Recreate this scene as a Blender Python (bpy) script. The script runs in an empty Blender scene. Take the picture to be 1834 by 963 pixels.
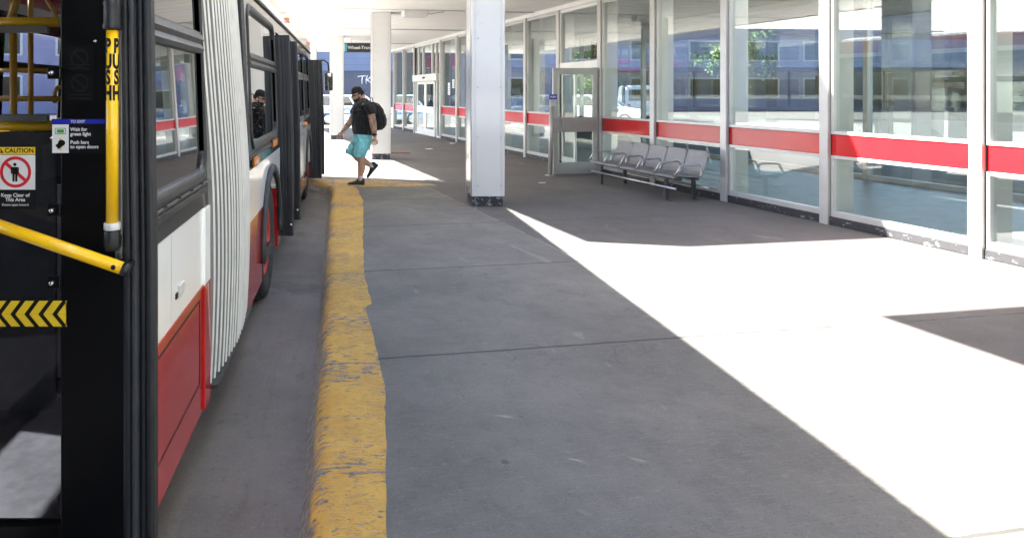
import bpy, bmesh, math, random
from mathutils import Vector, Matrix, noise
random.seed(7)
PI = math.pi
R = math.radians
SC = bpy.context.scene
COL = SC.collection

# ------------------------------------------------------------------ camera constants
F, CU, CV, EYE = 1200.0, 625.0, 165.0, 1.65
def at(u, v, y):                                  # a point of the photograph at a given distance
    return Vector(((u - CU) * y / F, y, EYE - (v - CV) * y / F))
TH = R(10)                                        # the station stands 10 degrees off the bus lane
CT, ST = math.cos(TH), math.sin(TH)
def st(n, s, z=0.0):                              # station frame (n across, s along) to world
    return Vector((n * CT - s * ST, n * ST + s * CT, z))

# ------------------------------------------------------------------ mesh builder
class MB:
    def __init__(s):
        s.v, s.f, s.m, s.sm = [], [], [], []
    def add(s, vs, fs, m=0, smooth=False):
        o = len(s.v)
        s.v += [tuple(p) for p in vs]
        for f in fs:
            s.f.append([i + o for i in f]); s.m.append(m); s.sm.append(smooth)
        return s
    def box(s, a, b, m=0, M=None):
        x0, y0, z0 = a; x1, y1, z1 = b
        vs = [Vector(p) for p in ((x0,y0,z0),(x1,y0,z0),(x1,y1,z0),(x0,y1,z0),(x0,y0,z1),(x1,y0,z1),(x1,y1,z1),(x0,y1,z1))]
        if M is not None: vs = [M @ p for p in vs]
        return s.add(vs, [(0,3,2,1),(4,5,6,7),(0,1,5,4),(1,2,6,5),(2,3,7,6),(3,0,4,7)], m)
    def loft(s, rings, m=0, smooth=True, caps=True, closed=True):
        n = len(rings[0]); vs = [p for r in rings for p in r]; fs = []
        for i in range(len(rings) - 1):
            for j in range(n if closed else n - 1):
                k = (j + 1) % n
                fs.append((i*n+j, i*n+k, (i+1)*n+k, (i+1)*n+j))
        o = len(s.v)
        s.add(vs, fs, m, smooth)
        if caps:
            for r, rev in ((0, True), (len(rings)-1, False)):
                f = [o + r*n + j for j in range(n)]
                s.f.append(f[::-1] if rev else f); s.m.append(m); s.sm.append(False)
        return s
    def tube(s, pts, r, n=12, m=0, caps=True, flat=1.0):
        pts = [Vector(p) for p in pts]
        rs = r if isinstance(r, (list, tuple)) else [r] * len(pts)
        rings = []; up = None
        for i, p in enumerate(pts):
            t = (pts[min(i+1, len(pts)-1)] - pts[max(i-1, 0)]).normalized()
            if up is None:
                up = Vector((0,0,1)) if abs(t.z) < .9 else Vector((0,1,0))
            a = t.cross(up)
            if a.length < 1e-4: a = t.cross(Vector((1,0,0)))
            a.normalize(); b = a.cross(t).normalized(); up = b
            rings.append([p + (a * math.cos(2*PI*k/n) * flat + b * math.sin(2*PI*k/n)) * rs[i] for k in range(n)])
        return s.loft(rings, m, True, caps)
    def lathe(s, prof, c, axis='Z', n=32, m=0, smooth=True):
        rings = []
        for r, h in prof:
            ring = []
            for k in range(n):
                a = 2*PI*k/n; p = (r*math.cos(a), r*math.sin(a), h)
                if axis == 'X': p = (p[2], p[0], p[1])
                elif axis == 'Y': p = (p[0], p[2], p[1])
                ring.append(Vector(c) + Vector(p))
            rings.append(ring)
        return s.loft(rings, m, smooth, False)
    def ell(s, c, r, m=0, nu=18, nv=12, M=None):
        rings = []
        for i in range(nv + 1):
            ph = -PI/2 + PI*i/nv; ph = max(min(ph, PI/2-.01), -PI/2+.01)
            ring = []
            for k in range(nu):
                a = 2*PI*k/nu
                p = Vector((r[0]*math.cos(ph)*math.cos(a), r[1]*math.cos(ph)*math.sin(a), r[2]*math.sin(ph)))
                if M is not None: p = M @ p
                ring.append(Vector(c) + p)
            rings.append(ring)
        return s.loft(rings, m, True, True)
    def prism(s, poly, fn0, fn1, m=0, smooth=False):
        return s.loft([[fn0(*p) for p in poly], [fn1(*p) for p in poly]], m, smooth, True)
    def text(s, txt, size, fn, m=0, bold=0.0, align='LEFT', sub=False):
        for vs, fs in [text_geo(txt, size, bold, align)]:
            s.add([fn(p.x, p.y) for p in vs], fs, m)
        return s
    def mesh(s, name):
        me = bpy.data.meshes.new(name)
        me.from_pydata(s.v, [], s.f)
        me.polygons.foreach_set('material_index', s.m)
        me.polygons.foreach_set('use_smooth', s.sm)
        bm = bmesh.new(); bm.from_mesh(me); bmesh.ops.recalc_face_normals(bm, faces=bm.faces); bm.to_mesh(me); bm.free()
        me.update()
        return me
    def build(s, name, mats, parent=None, bevel=None, loc=None, rotz=0, seg=2, remesh=None, smooth=0, recalc=True, crease=0):
        me = s.mesh(name)
        if not isinstance(mats, (list, tuple)): mats = [mats]
        o = bpy.data.objects.new(name, me); COL.objects.link(o)
        if remesh:
            md = o.modifiers.new('r', 'REMESH'); md.mode = 'VOXEL'; md.voxel_size = remesh; md.use_smooth_shade = True
            if smooth:
                md = o.modifiers.new('s', 'SMOOTH'); md.factor = .5; md.iterations = smooth
            dg = bpy.context.evaluated_depsgraph_get(); dg.update()
            me2 = bpy.data.meshes.new_from_object(o.evaluated_get(dg))
            o.modifiers.clear(); o.data = me2; me2.name = name
            for p in me2.polygons: p.use_smooth = True
            if crease:
                nrm_ = [vx.normal.copy() for vx in me2.vertices]
                for vx, vn_ in zip(me2.vertices, nrm_):
                    c = vx.co.copy(); d = noise.noise((c.x*9, c.y*9, c.z*5 + c.x*4)) + .6*noise.noise((c.x*22 + c.z*10, c.y*20, c.z*9))
                    vx.co = c + vn_ * d * crease
            o.data.materials.clear()
        for mt in mats: o.data.materials.append(mt)
        if bevel:
            md = o.modifiers.new('bevel', 'BEVEL'); md.width = bevel; md.segments = seg; md.limit_method = 'ANGLE'; md.angle_limit = R(40)
            md.harden_normals = False
        if parent: o.parent = parent
        if loc is not None: o.location = loc
        if rotz: o.rotation_euler = (0, 0, rotz)
        return o

_tc = {}
def text_geo(txt, size, bold, align):
    key = (txt, size, bold, align)
    if key in _tc: return _tc[key]
    cu = bpy.data.curves.new('lettering', 'FONT'); cu.body = txt; cu.size = size; cu.offset = bold
    cu.align_x = align; cu.align_y = 'CENTER'; cu.resolution_u = 4
    ob = bpy.data.objects.new('lettering', cu); COL.objects.link(ob)
    dg = bpy.context.evaluated_depsgraph_get(); dg.update()
    me = bpy.data.meshes.new_from_object(ob.evaluated_get(dg))
    r = ([v.co.copy() for v in me.vertices], [tuple(p.vertices) for p in me.polygons])
    bpy.data.objects.remove(ob); bpy.data.curves.remove(cu); bpy.data.meshes.remove(me)
    _tc[key] = r
    return r

def tag(o, label=None, cat=None, group=None, kind=None):
    if label: o['label'] = label
    if cat: o['category'] = cat
    if group: o['group'] = group
    if kind: o['kind'] = kind
    return o
def thing(name, label, cat, loc=(0,0,0), rotz=0, group=None):
    o = bpy.data.objects.new(name, None); COL.objects.link(o); o.empty_display_size = .2
    o.location = loc; o.rotation_euler = (0,0,rotz)
    return tag(o, label, cat, group)
def copy_tree(o, parent=None):
    c = o.copy(); COL.objects.link(c); c.parent = parent
    for ch in list(o.children): copy_tree(ch, c)
    return c

# ------------------------------------------------------------------ materials
def new_mat(name):
    m = bpy.data.materials.new(name); m.use_nodes = True
    nt = m.node_tree; nt.nodes.clear()
    out = nt.nodes.new('ShaderNodeOutputMaterial')
    return m, nt, out
class NT:
    def __init__(s, nt): s.nt = nt
    def n(s, t, **k):
        nd = s.nt.nodes.new(t)
        for a, b in k.items(): setattr(nd, a, b)
        return nd
    def l(s, a, b): s.nt.links.new(a, b)
    def val(s, sock, v):
        if hasattr(v, 'is_linked') or isinstance(v, bpy.types.NodeSocket): s.l(v, sock)
        else: sock.default_value = v
    def math(s, op, a, b=0.0, c=None, clamp=False):
        nd = s.n('ShaderNodeMath', operation=op, use_clamp=clamp)
        s.val(nd.inputs[0], a); s.val(nd.inputs[1], b)
        if c is not None: s.val(nd.inputs[2], c)
        return nd.outputs[0]
    def noise(s, co, scale, detail=4, rough=.55, sc=None, dist=0):
        if sc is not None:
            mp = s.n('ShaderNodeMapping'); mp.inputs['Scale'].default_value = sc; s.l(co, mp.inputs[0]); co = mp.outputs[0]
        nd = s.n('ShaderNodeTexNoise'); nd.inputs['Scale'].default_value = scale; nd.inputs['Detail'].default_value = detail
        nd.inputs['Roughness'].default_value = rough; nd.inputs['Distortion'].default_value = dist
        s.l(co, nd.inputs['Vector']); return nd.outputs['Fac']
    def ramp(s, fac, a, b):
        nd = s.n('ShaderNodeMapRange'); nd.interpolation_type = 'SMOOTHSTEP'
        s.val(nd.inputs['Value'], fac); nd.inputs['From Min'].default_value = a; nd.inputs['From Max'].default_value = b
        return nd.outputs['Result']
    def mix(s, fac, a, b):
        nd = s.n('ShaderNodeMix', data_type='RGBA'); s.val(nd.inputs[0], fac)
        for i, v in ((6, a), (7, b)):
            if isinstance(v, (tuple, list)): nd.inputs[i].default_value = (*v[:3], 1)
            else: s.l(v, nd.inputs[i])
        return nd.outputs[2]
    def coord(s, k='Object'): return s.n('ShaderNodeTexCoord').outputs[k]
    def bump(s, h, strength, dist=.01):
        nd = s.n('ShaderNodeBump'); nd.inputs['Strength'].default_value = strength; nd.inputs['Distance'].default_value = dist
        s.l(h, nd.inputs['Height']); return nd.outputs[0]

def paint(name, col, rough=.5, metal=0.0, var=.12, scale=6, bump=0.0, bscale=60, coat=0.0, dirt=0.0, dirtcol=(.08,.07,.06), dscale=3, spec=.5):
    m, nt, out = new_mat(name); N = NT(nt)
    b = N.n('ShaderNodeBsdfPrincipled'); N.l(b.outputs[0], out.inputs[0])
    co = N.coord(); f = N.noise(co, scale, 5)
    lo = tuple(c * (1 - var) for c in col); hi = tuple(min(c * (1 + var), 1) for c in col)
    c = N.mix(N.ramp(f, .25, .75), lo, hi)
    if dirt:
        d = N.ramp(N.noise(co, dscale, 8, .68), .62 - dirt*.25, .80)
        c = N.mix(N.math('MULTIPLY', d, min(dirt*1.5, .8)), c, dirtcol)
    N.l(c, b.inputs['Base Color'])
    b.inputs['Metallic'].default_value = metal
    N.l(N.math('MULTIPLY_ADD', N.noise(co, scale*3, 4), rough*.5, rough*.75), b.inputs['Roughness'])
    b.inputs['Specular IOR Level'].default_value = spec
    if coat: b.inputs['Coat Weight'].default_value = coat; b.inputs['Coat Roughness'].default_value = .06
    if bump: N.l(N.bump(N.noise(co, bscale, 4), bump), b.inputs['Normal'])
    return m

def glass(name, tint=(.92,.95,.94), base=.045, rough=.0, refl=(1,1,1)):
    m, nt, out = new_mat(name); N = NT(nt)
    lw = N.n('ShaderNodeLayerWeight'); lw.inputs[0].default_value = .5
    p = N.math('POWER', lw.outputs['Facing'], 5.0)
    fr = N.math('MULTIPLY_ADD', p, 1 - base, base)
    t = N.n('ShaderNodeBsdfTransparent'); t.inputs[0].default_value = (*tint, 1)
    g = N.n('ShaderNodeBsdfGlossy'); g.inputs['Roughness'].default_value = rough; g.inputs[0].default_value = (*refl, 1)
    mx = N.n('ShaderNodeMixShader'); N.l(fr, mx.inputs[0]); N.l(t.outputs[0], mx.inputs[1]); N.l(g.outputs[0], mx.inputs[2])
    N.l(mx.outputs[0], out.inputs[0])
    return m

def mat_pavement():
    m, nt, out = new_mat('concrete pavement'); N = NT(nt)
    b = N.n('ShaderNodeBsdfPrincipled'); N.l(b.outputs[0], out.inputs[0])
    co = N.coord(); sep = N.n('ShaderNodeSeparateXYZ'); N.l(co, sep.inputs[0])
    x, y = sep.outputs[0], sep.outputs[1]
    big = N.noise(co, .9, 6, .62); mid = N.noise(co, 5, 6, .65); fine = N.noise(co, 160, 2, .5); grit = N.noise(co, 55, 3, .7)
    brush = N.noise(co, 6, 4, .6, sc=(1.2, 16, 1))
    c = N.mix(N.ramp(big, .3, .7), (.113,.107,.096), (.181,.172,.151))
    c = N.mix(N.math('MULTIPLY', N.ramp(mid, .45, .75), .45), c, (.095,.092,.09))
    gr = N.ramp(N.noise(co, .45, 8, .72, dist=.8), .52, .72); c = N.mix(N.math('MULTIPLY', gr, .45), c, (.085,.082,.08))
    c = N.mix(N.math('MULTIPLY', N.ramp(brush, .5, .75), .3), c, (.27,.268,.27))
    c = N.mix(N.math('MULTIPLY', N.ramp(fine, .58, .72), .45), c, (.34,.335,.33))
    c = N.mix(N.math('MULTIPLY', N.ramp(grit, .56, .70), .55), c, (.07,.068,.066))
    c = N.mix(N.math('MULTIPLY', N.ramp(N.noise(co, 24, 5, .75), .55, .68), .4), c, (.235,.23,.222))
    c = N.mix(N.math('MULTIPLY', N.ramp(N.noise(co, 13, 6, .75), .56, .70), .4), c, (.075,.073,.07))
    # coarse exposed aggregate by the building
    vo = N.n('ShaderNodeTexVoronoi'); vo.inputs['Scale'].default_value = 70; N.l(co, vo.inputs['Vector'])
    a = N.mix(N.ramp(big, .3, .7), (.083,.077,.072), (.128,.119,.112))
    a = N.mix(N.math('MULTIPLY', N.ramp(N.noise(co, 95, 3, .7), .56, .7), .55), a, (.34,.31,.28))
    a = N.mix(N.math('MULTIPLY', N.ramp(vo.outputs['Distance'], .0, .5), .35), a, (.09,.08,.072))
    a = N.mix(N.math('MULTIPLY', N.ramp(N.noise(co, 1.7, 6, .7), .56, .75), .35), a, (.22,.205,.19))
    wob = N.math('MULTIPLY_ADD', N.noise(co, 3, 3), .05, -.025)
    xx = N.math('ADD', x, wob)
    zone = N.ramp(xx, 3.365, 3.395)
    c = N.mix(zone, c, a)
    # saw-cut joints every two metres and the seam on the column line
    yw = N.math('ADD', N.math('ADD', y, N.math('MULTIPLY_ADD', N.noise(co, 1.5, 5, .7), .03, -.015)), 99.95)
    pp = N.math('PINGPONG', yw, 1.0)
    j = N.math('SUBTRACT', 1.0, N.ramp(pp, .005, .016))
    jfade = N.math('MULTIPLY_ADD', N.ramp(N.noise(co, 2.5, 4, .7), .4, .6), N.math('MULTIPLY', zone, -.75), 1.0)
    j = N.math('MULTIPLY', j, jfade)
    seam = N.math('SUBTRACT', 1.0, N.ramp(N.math('ABSOLUTE', N.math('SUBTRACT', xx, 3.38)), .004, .022))
    seam = N.math('MULTIPLY', seam, N.ramp(N.noise(co, 4, 4, .7), .38, .55))
    c = N.mix(N.math('MULTIPLY', j, .85), c, (.035,.034,.033))
    c = N.mix(N.math('MULTIPLY', seam, .45), c, (.30,.29,.28))
    # gum spots and scuffs
    v2 = N.n('ShaderNodeTexVoronoi'); v2.inputs['Scale'].default_value = 2.2; N.l(co, v2.inputs['Vector'])
    c = N.mix(N.math('MULTIPLY', N.math('SUBTRACT', 1.0, N.ramp(v2.outputs['Distance'], .035, .055)), .65), c, (.055,.053,.052))
    v3 = N.n('ShaderNodeTexVoronoi'); v3.inputs['Scale'].default_value = 5.5; N.l(co, v3.inputs['Vector'])
    c = N.mix(N.math('MULTIPLY', N.math('SUBTRACT', 1.0, N.ramp(v3.outputs['Distance'], .05, .085)), N.math('MULTIPLY', N.ramp(mid, .5, .6), .5)), c, (.06,.058,.056))
    cre = N.noise(co, 1.3, 6, .6, dist=.5); hair = N.math('SUBTRACT', 1.0, N.ramp(N.math('ABSOLUTE', N.math('SUBTRACT', cre, .5)), .0008, .0035)); hair = N.math('MULTIPLY', hair, N.ramp(N.noise(co, .6, 3), .52, .6))
    c = N.mix(N.math('MULTIPLY', hair, .7), c, (.04,.038,.037))
    sc = N.ramp(N.noise(co, 2.2, 2, .5, sc=(1, .35, 1), dist=2.5), .70, .72)
    c = N.mix(N.math('MULTIPLY', sc, .25), c, (.30,.30,.30))
    N.l(c, b.inputs['Base Color'])
    N.l(N.math('MULTIPLY_ADD', mid, .25, .62), b.inputs['Roughness'])
    h = N.math('ADD', N.math('MULTIPLY', grit, .35), N.math('MULTIPLY', j, -1.5))
    h = N.math('ADD', h, N.math('MULTIPLY', N.noise(co, 95, 3, .7), N.math('MULTIPLY', zone, .8)))
    N.l(N.bump(h, .5, .006), b.inputs['Normal'])
    return m
def mat_road():
    m, nt, out = new_mat('road concrete'); N = NT(nt)
    b = N.n('ShaderNodeBsdfPrincipled'); N.l(b.outputs[0], out.inputs[0])
    co = N.coord()
    c = N.mix(N.ramp(N.noise(co, .8, 7, .65), .3, .7), (.13,.117,.105), (.20,.182,.165))
    c = N.mix(N.math('MULTIPLY', N.ramp(N.noise(co, 3, 6, .7, sc=(6,.5,1)), .5, .8), .5), c, (.09,.087,.083))
    c = N.mix(N.math('MULTIPLY', N.ramp(N.noise(co, 120, 2), .58, .7), .4), c, (.28,.265,.25))
    c = N.mix(N.math('MULTIPLY', N.ramp(N.noise(co, 18, 6, .75), .54, .68), .45), c, (.075,.07,.065))
    c = N.mix(N.math('MULTIPLY', N.ramp(N.noise(co, 1.1, 5, .7), .55, .68), .5), c, (.06,.056,.052))
    N.l(c, b.inputs['Base Color']); b.inputs['Roughness'].default_value = .8
    N.l(N.bump(N.noise(co, 60, 4, .7), .5, .006), b.inputs['Normal'])
    return m
def mat_yellow_kerb(name, wear=.0):
    m, nt, out = new_mat(name); N = NT(nt)
    b = N.n('ShaderNodeBsdfPrincipled'); N.l(b.outputs[0], out.inputs[0])
    co = N.coord(); sep = N.n('ShaderNodeSeparateXYZ'); N.l(co, sep.inputs[0])
    y = N.mix(N.ramp(N.noise(co, 5, 6, .65), .3, .7), (.52,.29,.036), (.63,.375,.065))
    y = N.mix(N.math('MULTIPLY', N.ramp(N.noise(co, 40, 4, .7), .5, .7), .35), y, (.38,.22,.05))
    con = N.mix(N.ramp(N.noise(co, 30, 4, .7), .35, .65), (.10,.095,.10), (.24,.23,.23))
    patch = N.ramp(N.noise(co, 1.6, 4, .6), .42, .66)
    chips = N.noise(co, 5.5, 6, .72, sc=(2.2, 7.5, 2.2), dist=.6)
    th = N.math('MULTIPLY_ADD', patch, -.115, .615 - wear)
    ed = N.math('ADD', N.math('MULTIPLY_ADD', sep.outputs[1], .016, .10), sep.outputs[0])
    th = N.math('SUBTRACT', th, N.math('MULTIPLY', N.math('SUBTRACT', 1.0, N.ramp(ed, .0, .085)), .085))
    mask = N.ramp(N.math('SUBTRACT', chips, th), .0, .018)
    crack = N.noise(co, 3.0, 3, .6, sc=(3, 14, 3), dist=1.2)
    cr = N.math('SUBTRACT', 1.0, N.ramp(N.math('ABSOLUTE', N.math('SUBTRACT', crack, .5)), .006, .018))
    cr = N.math('MULTIPLY', cr, N.ramp(N.noise(co, 4, 3), .42, .52))
    yw = N.math('ADD', sep.outputs[1], 99.93)
    jt = N.math('SUBTRACT', 1.0, N.ramp(N.math('PINGPONG', yw, 1.0), .005, .015))
    face = N.ramp(N.math('MULTIPLY', sep.outputs[2], -1.0), .03, .075)      # paint only on the top and the nose
    mask = N.math('MAXIMUM', N.math('MAXIMUM', mask, N.math('MULTIPLY', cr, .75)), N.math('MAXIMUM', face, jt))
    c = N.mix(mask, y, con)
    N.l(c, b.inputs['Base Color']); b.inputs['Roughness'].default_value = .6
    N.l(N.bump(N.math('ADD', N.math('MULTIPLY', mask, -.6), N.math('MULTIPLY', N.noise(co, 45, 4, .7), .6)), .6, .006), b.inputs['Normal'])
    return m
def mat_chipped(th=.545, nm='chipped black base paint'):
    m, nt, out = new_mat(nm); N = NT(nt)
    b = N.n('ShaderNodeBsdfPrincipled'); N.l(b.outputs[0], out.inputs[0])
    co = N.coord(); f = N.ramp(N.noise(co, 14, 6, .62, sc=(1,1,1.4), dist=.4), th, th+.03)
    c = N.mix(N.noise(co, 30, 4), (.010,.010,.012), (.03,.03,.034))
    c = N.mix(f, c, N.mix(N.noise(co, 50, 3), (.12,.14,.17), (.26,.28,.31)))
    N.l(c, b.inputs['Base Color']); b.inputs['Roughness'].default_value = .65
    N.l(N.bump(f, .5, .004), b.inputs['Normal'])
    return m
def mat_skin():
    m, nt, out = new_mat('tattooed skin'); N = NT(nt)
    b = N.n('ShaderNodeBsdfPrincipled'); N.l(b.outputs[0], out.inputs[0])
    co = N.coord(); sep = N.n('ShaderNodeSeparateXYZ'); N.l(co, sep.inputs[0])
    c = N.mix(N.noise(co, 12, 4), (.46,.255,.175), (.56,.33,.235))
    z = sep.outputs[2]
    arm = N.math('MULTIPLY', N.ramp(z, .90, .94), N.math('SUBTRACT', 1.0, N.ramp(z, 1.27, 1.30)))
    t = N.math('MULTIPLY', N.ramp(N.noise(co, 17, 5, .6, dist=.8), .46, .58), arm)
    c = N.mix(N.math('MULTIPLY', t, .75), c, (.10,.10,.11))
    N.l(c, b.inputs['Base Color']); b.inputs['Roughness'].default_value = .5
    b.inputs['Subsurface Weight'].default_value = .08; b.inputs['Subsurface Scale'].default_value = .02
    return m
def cloth(name, col, var=.15, scale=14, fold=.85):
    m, nt, out = new_mat(name); N = NT(nt)
    b = N.n('ShaderNodeBsdfPrincipled'); N.l(b.outputs[0], out.inputs[0])
    co = N.coord()
    c = N.mix(N.noise(co, scale, 5), tuple(x*(1-var) for x in col), tuple(x*(1+var) for x in col))
    N.l(c, b.inputs['Base Color']); b.inputs['Roughness'].default_value = .9; b.inputs['Sheen Weight'].default_value = .15
    h = N.math('ADD', N.noise(co, 7, 3, .5, sc=(1.2,1.2,.6), dist=1.2), N.math('MULTIPLY', N.noise(co, 220, 2), .06))
    N.l(N.bump(h, fold, .09), b.inputs['Normal'])
    return m
def mat_ceiling():
    m, nt, out = new_mat('white enamelled ceiling deck'); N = NT(nt)
    b = N.n('ShaderNodeBsdfPrincipled'); N.l(b.outputs[0], out.inputs[0])
    co = N.coord()
    c = N.mix(N.ramp(N.noise(co, .5, 6, .6, sc=(.4,2,1)), .3, .7), (.85,.845,.835), (.91,.905,.895))
    d = N.ramp(N.noise(co, 1.2, 8, .7, sc=(1,.3,1)), .60, .78)
    c = N.mix(N.math('MULTIPLY', d, .18), c, (.62,.59,.55))
    N.l(c, b.inputs['Base Color']); b.inputs['Roughness'].default_value = .45
    return m
def mat_leaf(name, a, b2):
    m, nt, out = new_mat(name); N = NT(nt)
    b = N.n('ShaderNodeBsdfPrincipled'); N.l(b.outputs[0], out.inputs[0])
    c = N.mix(N.noise(N.coord(), 3, 4), a, b2)
    N.l(c, b.inputs['Base Color']); b.inputs['Roughness'].default_value = .6
    return m
def emit(name, col, s):
    m, nt, out = new_mat(name); N = NT(nt)
    e = N.n('ShaderNodeEmission'); e.inputs[0].default_value = (*col,1); e.inputs[1].default_value = s; N.l(e.outputs[0], out.inputs[0]); return m

M = dict(
    pave=mat_pavement(), road=mat_road(), kerb=mat_yellow_kerb('worn yellow kerb paint'), line=mat_yellow_kerb('worn yellow line paint', .05), chip=mat_chipped(), chipd=mat_chipped(.60, 'dark chipped base'),
    pillar=paint('white enamelled steel cladding', (.53,.535,.535), .30, 0, .04, 1.5, .04, 3, .4, .10, (.45,.43,.40), 2.5),
    polish=paint('polished aluminium cover', (.55,.56,.58), .14, .95, .05, 2, .06, 2.2, 0, .15, (.35,.35,.35), 3),
    seal=paint('grey panel joint', (.45,.45,.44), .5), rivet=paint('small steel rivet', (.35,.35,.35), .35, .8),
    ceil=mat_ceiling(), fascia=paint('cream canopy fascia', (.68,.66,.62), .5, 0, .06, 2, 0, 0, 0, .3),
    alu=paint('satin anodised aluminium', (.46,.455,.445), .32, .35, .07, 3, .05, 40, 0, .1, (.3,.28,.25)),
    alud=paint('dull grey aluminium', (.36,.355,.34), .36, .35, .07, 3, .05, 40, 0, .1, (.2,.19,.17)),
    aluw=paint('pale painted aluminium', (.62,.62,.61), .35, .1, .05, 3, 0, 0, 0, .1, (.4,.38,.35)),
    gasket=paint('dark glazing gasket', (.03,.03,.03), .6),
    red=paint('red enamel panel', (.42,.010,.014), .22, 0, .08, 3, 0, 0, .15, spec=.35),
    glass=glass('clear window glass', (.86,.89,.87), .085),
    dglass=glass('tinted bus glass', (.34,.36,.36), .48, 0, (.95,.97,1)),
    lglass=glass('door glass', (.80,.81,.80), .018),
    oglass=glass('far side bus glass', (.80,.81,.88), .05),
    plaza=paint('pale concrete road', (.44,.43,.40), .8, 0, .1, .4, .3, 40, 0, .25, (.30,.29,.27), 1.5),
    asph=paint('worn asphalt', (.05,.05,.05), .85, 0, .25, .6, .4, 50, 0, .3, (.09,.088,.085), 2),
    tile=paint('waiting room floor', (.17,.16,.15), .35, 0, .2, 3),
    steel=paint('brushed stainless steel', (.40,.40,.41), .34, .8, .06, 8, .06, 90, 0, .12, (.3,.28,.25)),
    seatsteel=paint('grey perforated seat steel', (.20,.197,.205), .40, .35, .08, 6),
    darksteel=paint('dark painted steel', (.035,.036,.04), .4, .2, .2, 8),
    bwhite=paint('white bus paint', (.90,.91,.90), .16, 0, .02, 1.2, .015, 2, .5, .16, (.55,.50,.42), 2.6),
    bred=paint('red bus paint', (.42,.012,.012), .14, 0, .08, 2, .02, 3, .7, .22, (.16,.05,.03), 3),
    bchar=paint('charcoal bus paint', (.012,.012,.014), .15, 0, .15, 2, .02, 2.5, .3, .15, (.06,.06,.06), 3),
    bblack=paint('black door enamel', (.0025,.0025,.003), .35, 0, .2, 3, 0, 0, 0, .12, (.010,.010,.011), 4, spec=.22),
    rubber=paint('black rubber seal', (.009,.010,.013), .48, 0, .25, 10, .1, 30, 0, .25, (.05,.05,.055), 5),
    rubber2=paint('greyed rubber seal', (.032,.034,.038), .5, 0, .2, 10, .1, 30, 0, .3, (.10,.10,.10), 6),
    frame=paint('grey bus window frame', (.024,.025,.026), .36, .2, .15, 8, 0, 0, 0, .25, (.16,.155,.15), 8),
    trim=paint('worn grey trim', (.16,.16,.15), .4, .4, .2, 8),
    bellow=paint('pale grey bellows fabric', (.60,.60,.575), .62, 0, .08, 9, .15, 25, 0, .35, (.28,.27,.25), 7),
    bellow_shade=paint('bellows fold in painted shade', (.20,.20,.19), .8),  # shade between the pleats put into a darker colour
    tyre=paint('tyre rubber', (.018,.018,.019), .75, 0, .3, 12, .3, 40, 0, .3, (.08,.075,.07), 6),
    rim=paint('red wheel rim', (.42,.02,.022), .35, .1, .15, 6, 0, 0, 0, .3, (.08,.03,.03), 6),
    well=paint('wheel well black', (.008,.008,.008), .8),
    amber=paint('amber lamp lens', (.72,.23,.02), .12, 0, .2, 40, 0, 0, .6),
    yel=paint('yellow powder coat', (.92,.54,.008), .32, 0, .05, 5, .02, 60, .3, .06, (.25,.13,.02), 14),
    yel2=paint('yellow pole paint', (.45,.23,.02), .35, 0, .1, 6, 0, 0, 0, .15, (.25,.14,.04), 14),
    blk=paint('black lettering', (.004,.004,.004), .5, spec=.25), wht=paint('white lettering', (.62,.63,.64), .45), grn=paint('green symbol', (.06,.26,.03), .4),
    blu=paint('blue sign band', (.012,.018,.30), .35), ylw=paint('yellow sign', (.72,.50,.02), .4), sred=paint('red prohibition ring', (.52,.015,.025), .4),
    faint=paint('faint dark symbol', (.011,.011,.012), .4, spec=.25), faint2=paint('dark notice', (.004,.004,.0045), .4, spec=.2),
    sil=paint('silver bolt', (.55,.55,.55), .25, .9), pgrey=paint('grey plastic', (.42,.42,.43), .4), lgrey=paint('interior grey laminate', (.22,.22,.23), .5, 0, .1, 3),
    dgrey=paint('dark cabin floor', (.035,.035,.037), .5, 0, .3, 8), seat=paint('dark moquette seat', (.022,.018,.026), .85, 0, .5, 30), rail=paint('grey rail', (.22,.21,.20), .4, .3),
    sign=paint('charcoal sign panel', (.018,.018,.020), .4), cyan=paint('teal sign symbol', (.05,.30,.38), .4),
    shop=paint('blue storefront cladding', (.115,.145,.235), .45, 0, .10, .5), shopd=paint('deep blue storefront cladding', (.062,.066,.10), .4, 0, .18, .4),
    shopg=glass('dark shop window', (.12,.13,.16), .06), pink=paint('magenta mural shape', (.30,.05,.22), .5), graf=paint('white spray paint', (.8,.8,.82), .6), lilac=paint('pale lilac render', (.33,.32,.46), .6, 0, .12, .5), brickr=paint('dull red storefront', (.36,.06,.06), .5, 0, .2, 1),
    carw=paint('white car paint', (.58,.63,.70), .12, 0, .03, 1, 0, 0, 1), carb=paint('pale blue car paint', (.50,.66,.80), .12, 0, .04, 1, 0, 0, 1), carr=paint('dark car paint', (.10,.10,.12), .12, 0, .04, 1, 0, 0, 1), carg=glass('car glass', (.10,.12,.15), .09), stripe=paint('blue car lettering', (.03,.14,.55), .3),
    tail=paint('red lamp lens', (.5,.02,.02), .15), headl=paint('clear lamp lens', (.7,.72,.75), .1),
    bark=paint('bark', (.09,.07,.05), .9, 0, .3, 12, .5, 30), leafa=mat_leaf('leaves', (.03,.075,.018), (.075,.14,.03)),
    skin=mat_skin(), shirt=cloth('black t-shirt cotton', (.0035,.0035,.0042)), shorts=cloth('turquoise shorts cotton', (.22,.62,.68), .08), shoe=paint('black shoe', (.008,.008,.009), .55, 0, .3, 30, .3, 50), sole=paint('black sole', (.012,.012,.012), .6),
    sock=cloth('pale sock', (.5,.5,.55)), hair=paint('black hair', (.009,.007,.006), .6, 0, .4, 60, .6, 90), cap=cloth('black cap cloth', (.008,.008,.009), .2, 14, .2), lens=paint('dark lens', (.006,.004,.004), .35),
    pack=cloth('black backpack nylon', (.009,.009,.010), .25, 20, .4), paper=paint('crumpled paper', (.7,.7,.68), .8), rust=paint('rusty strip', (.20,.09,.045), .8),
)

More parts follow.
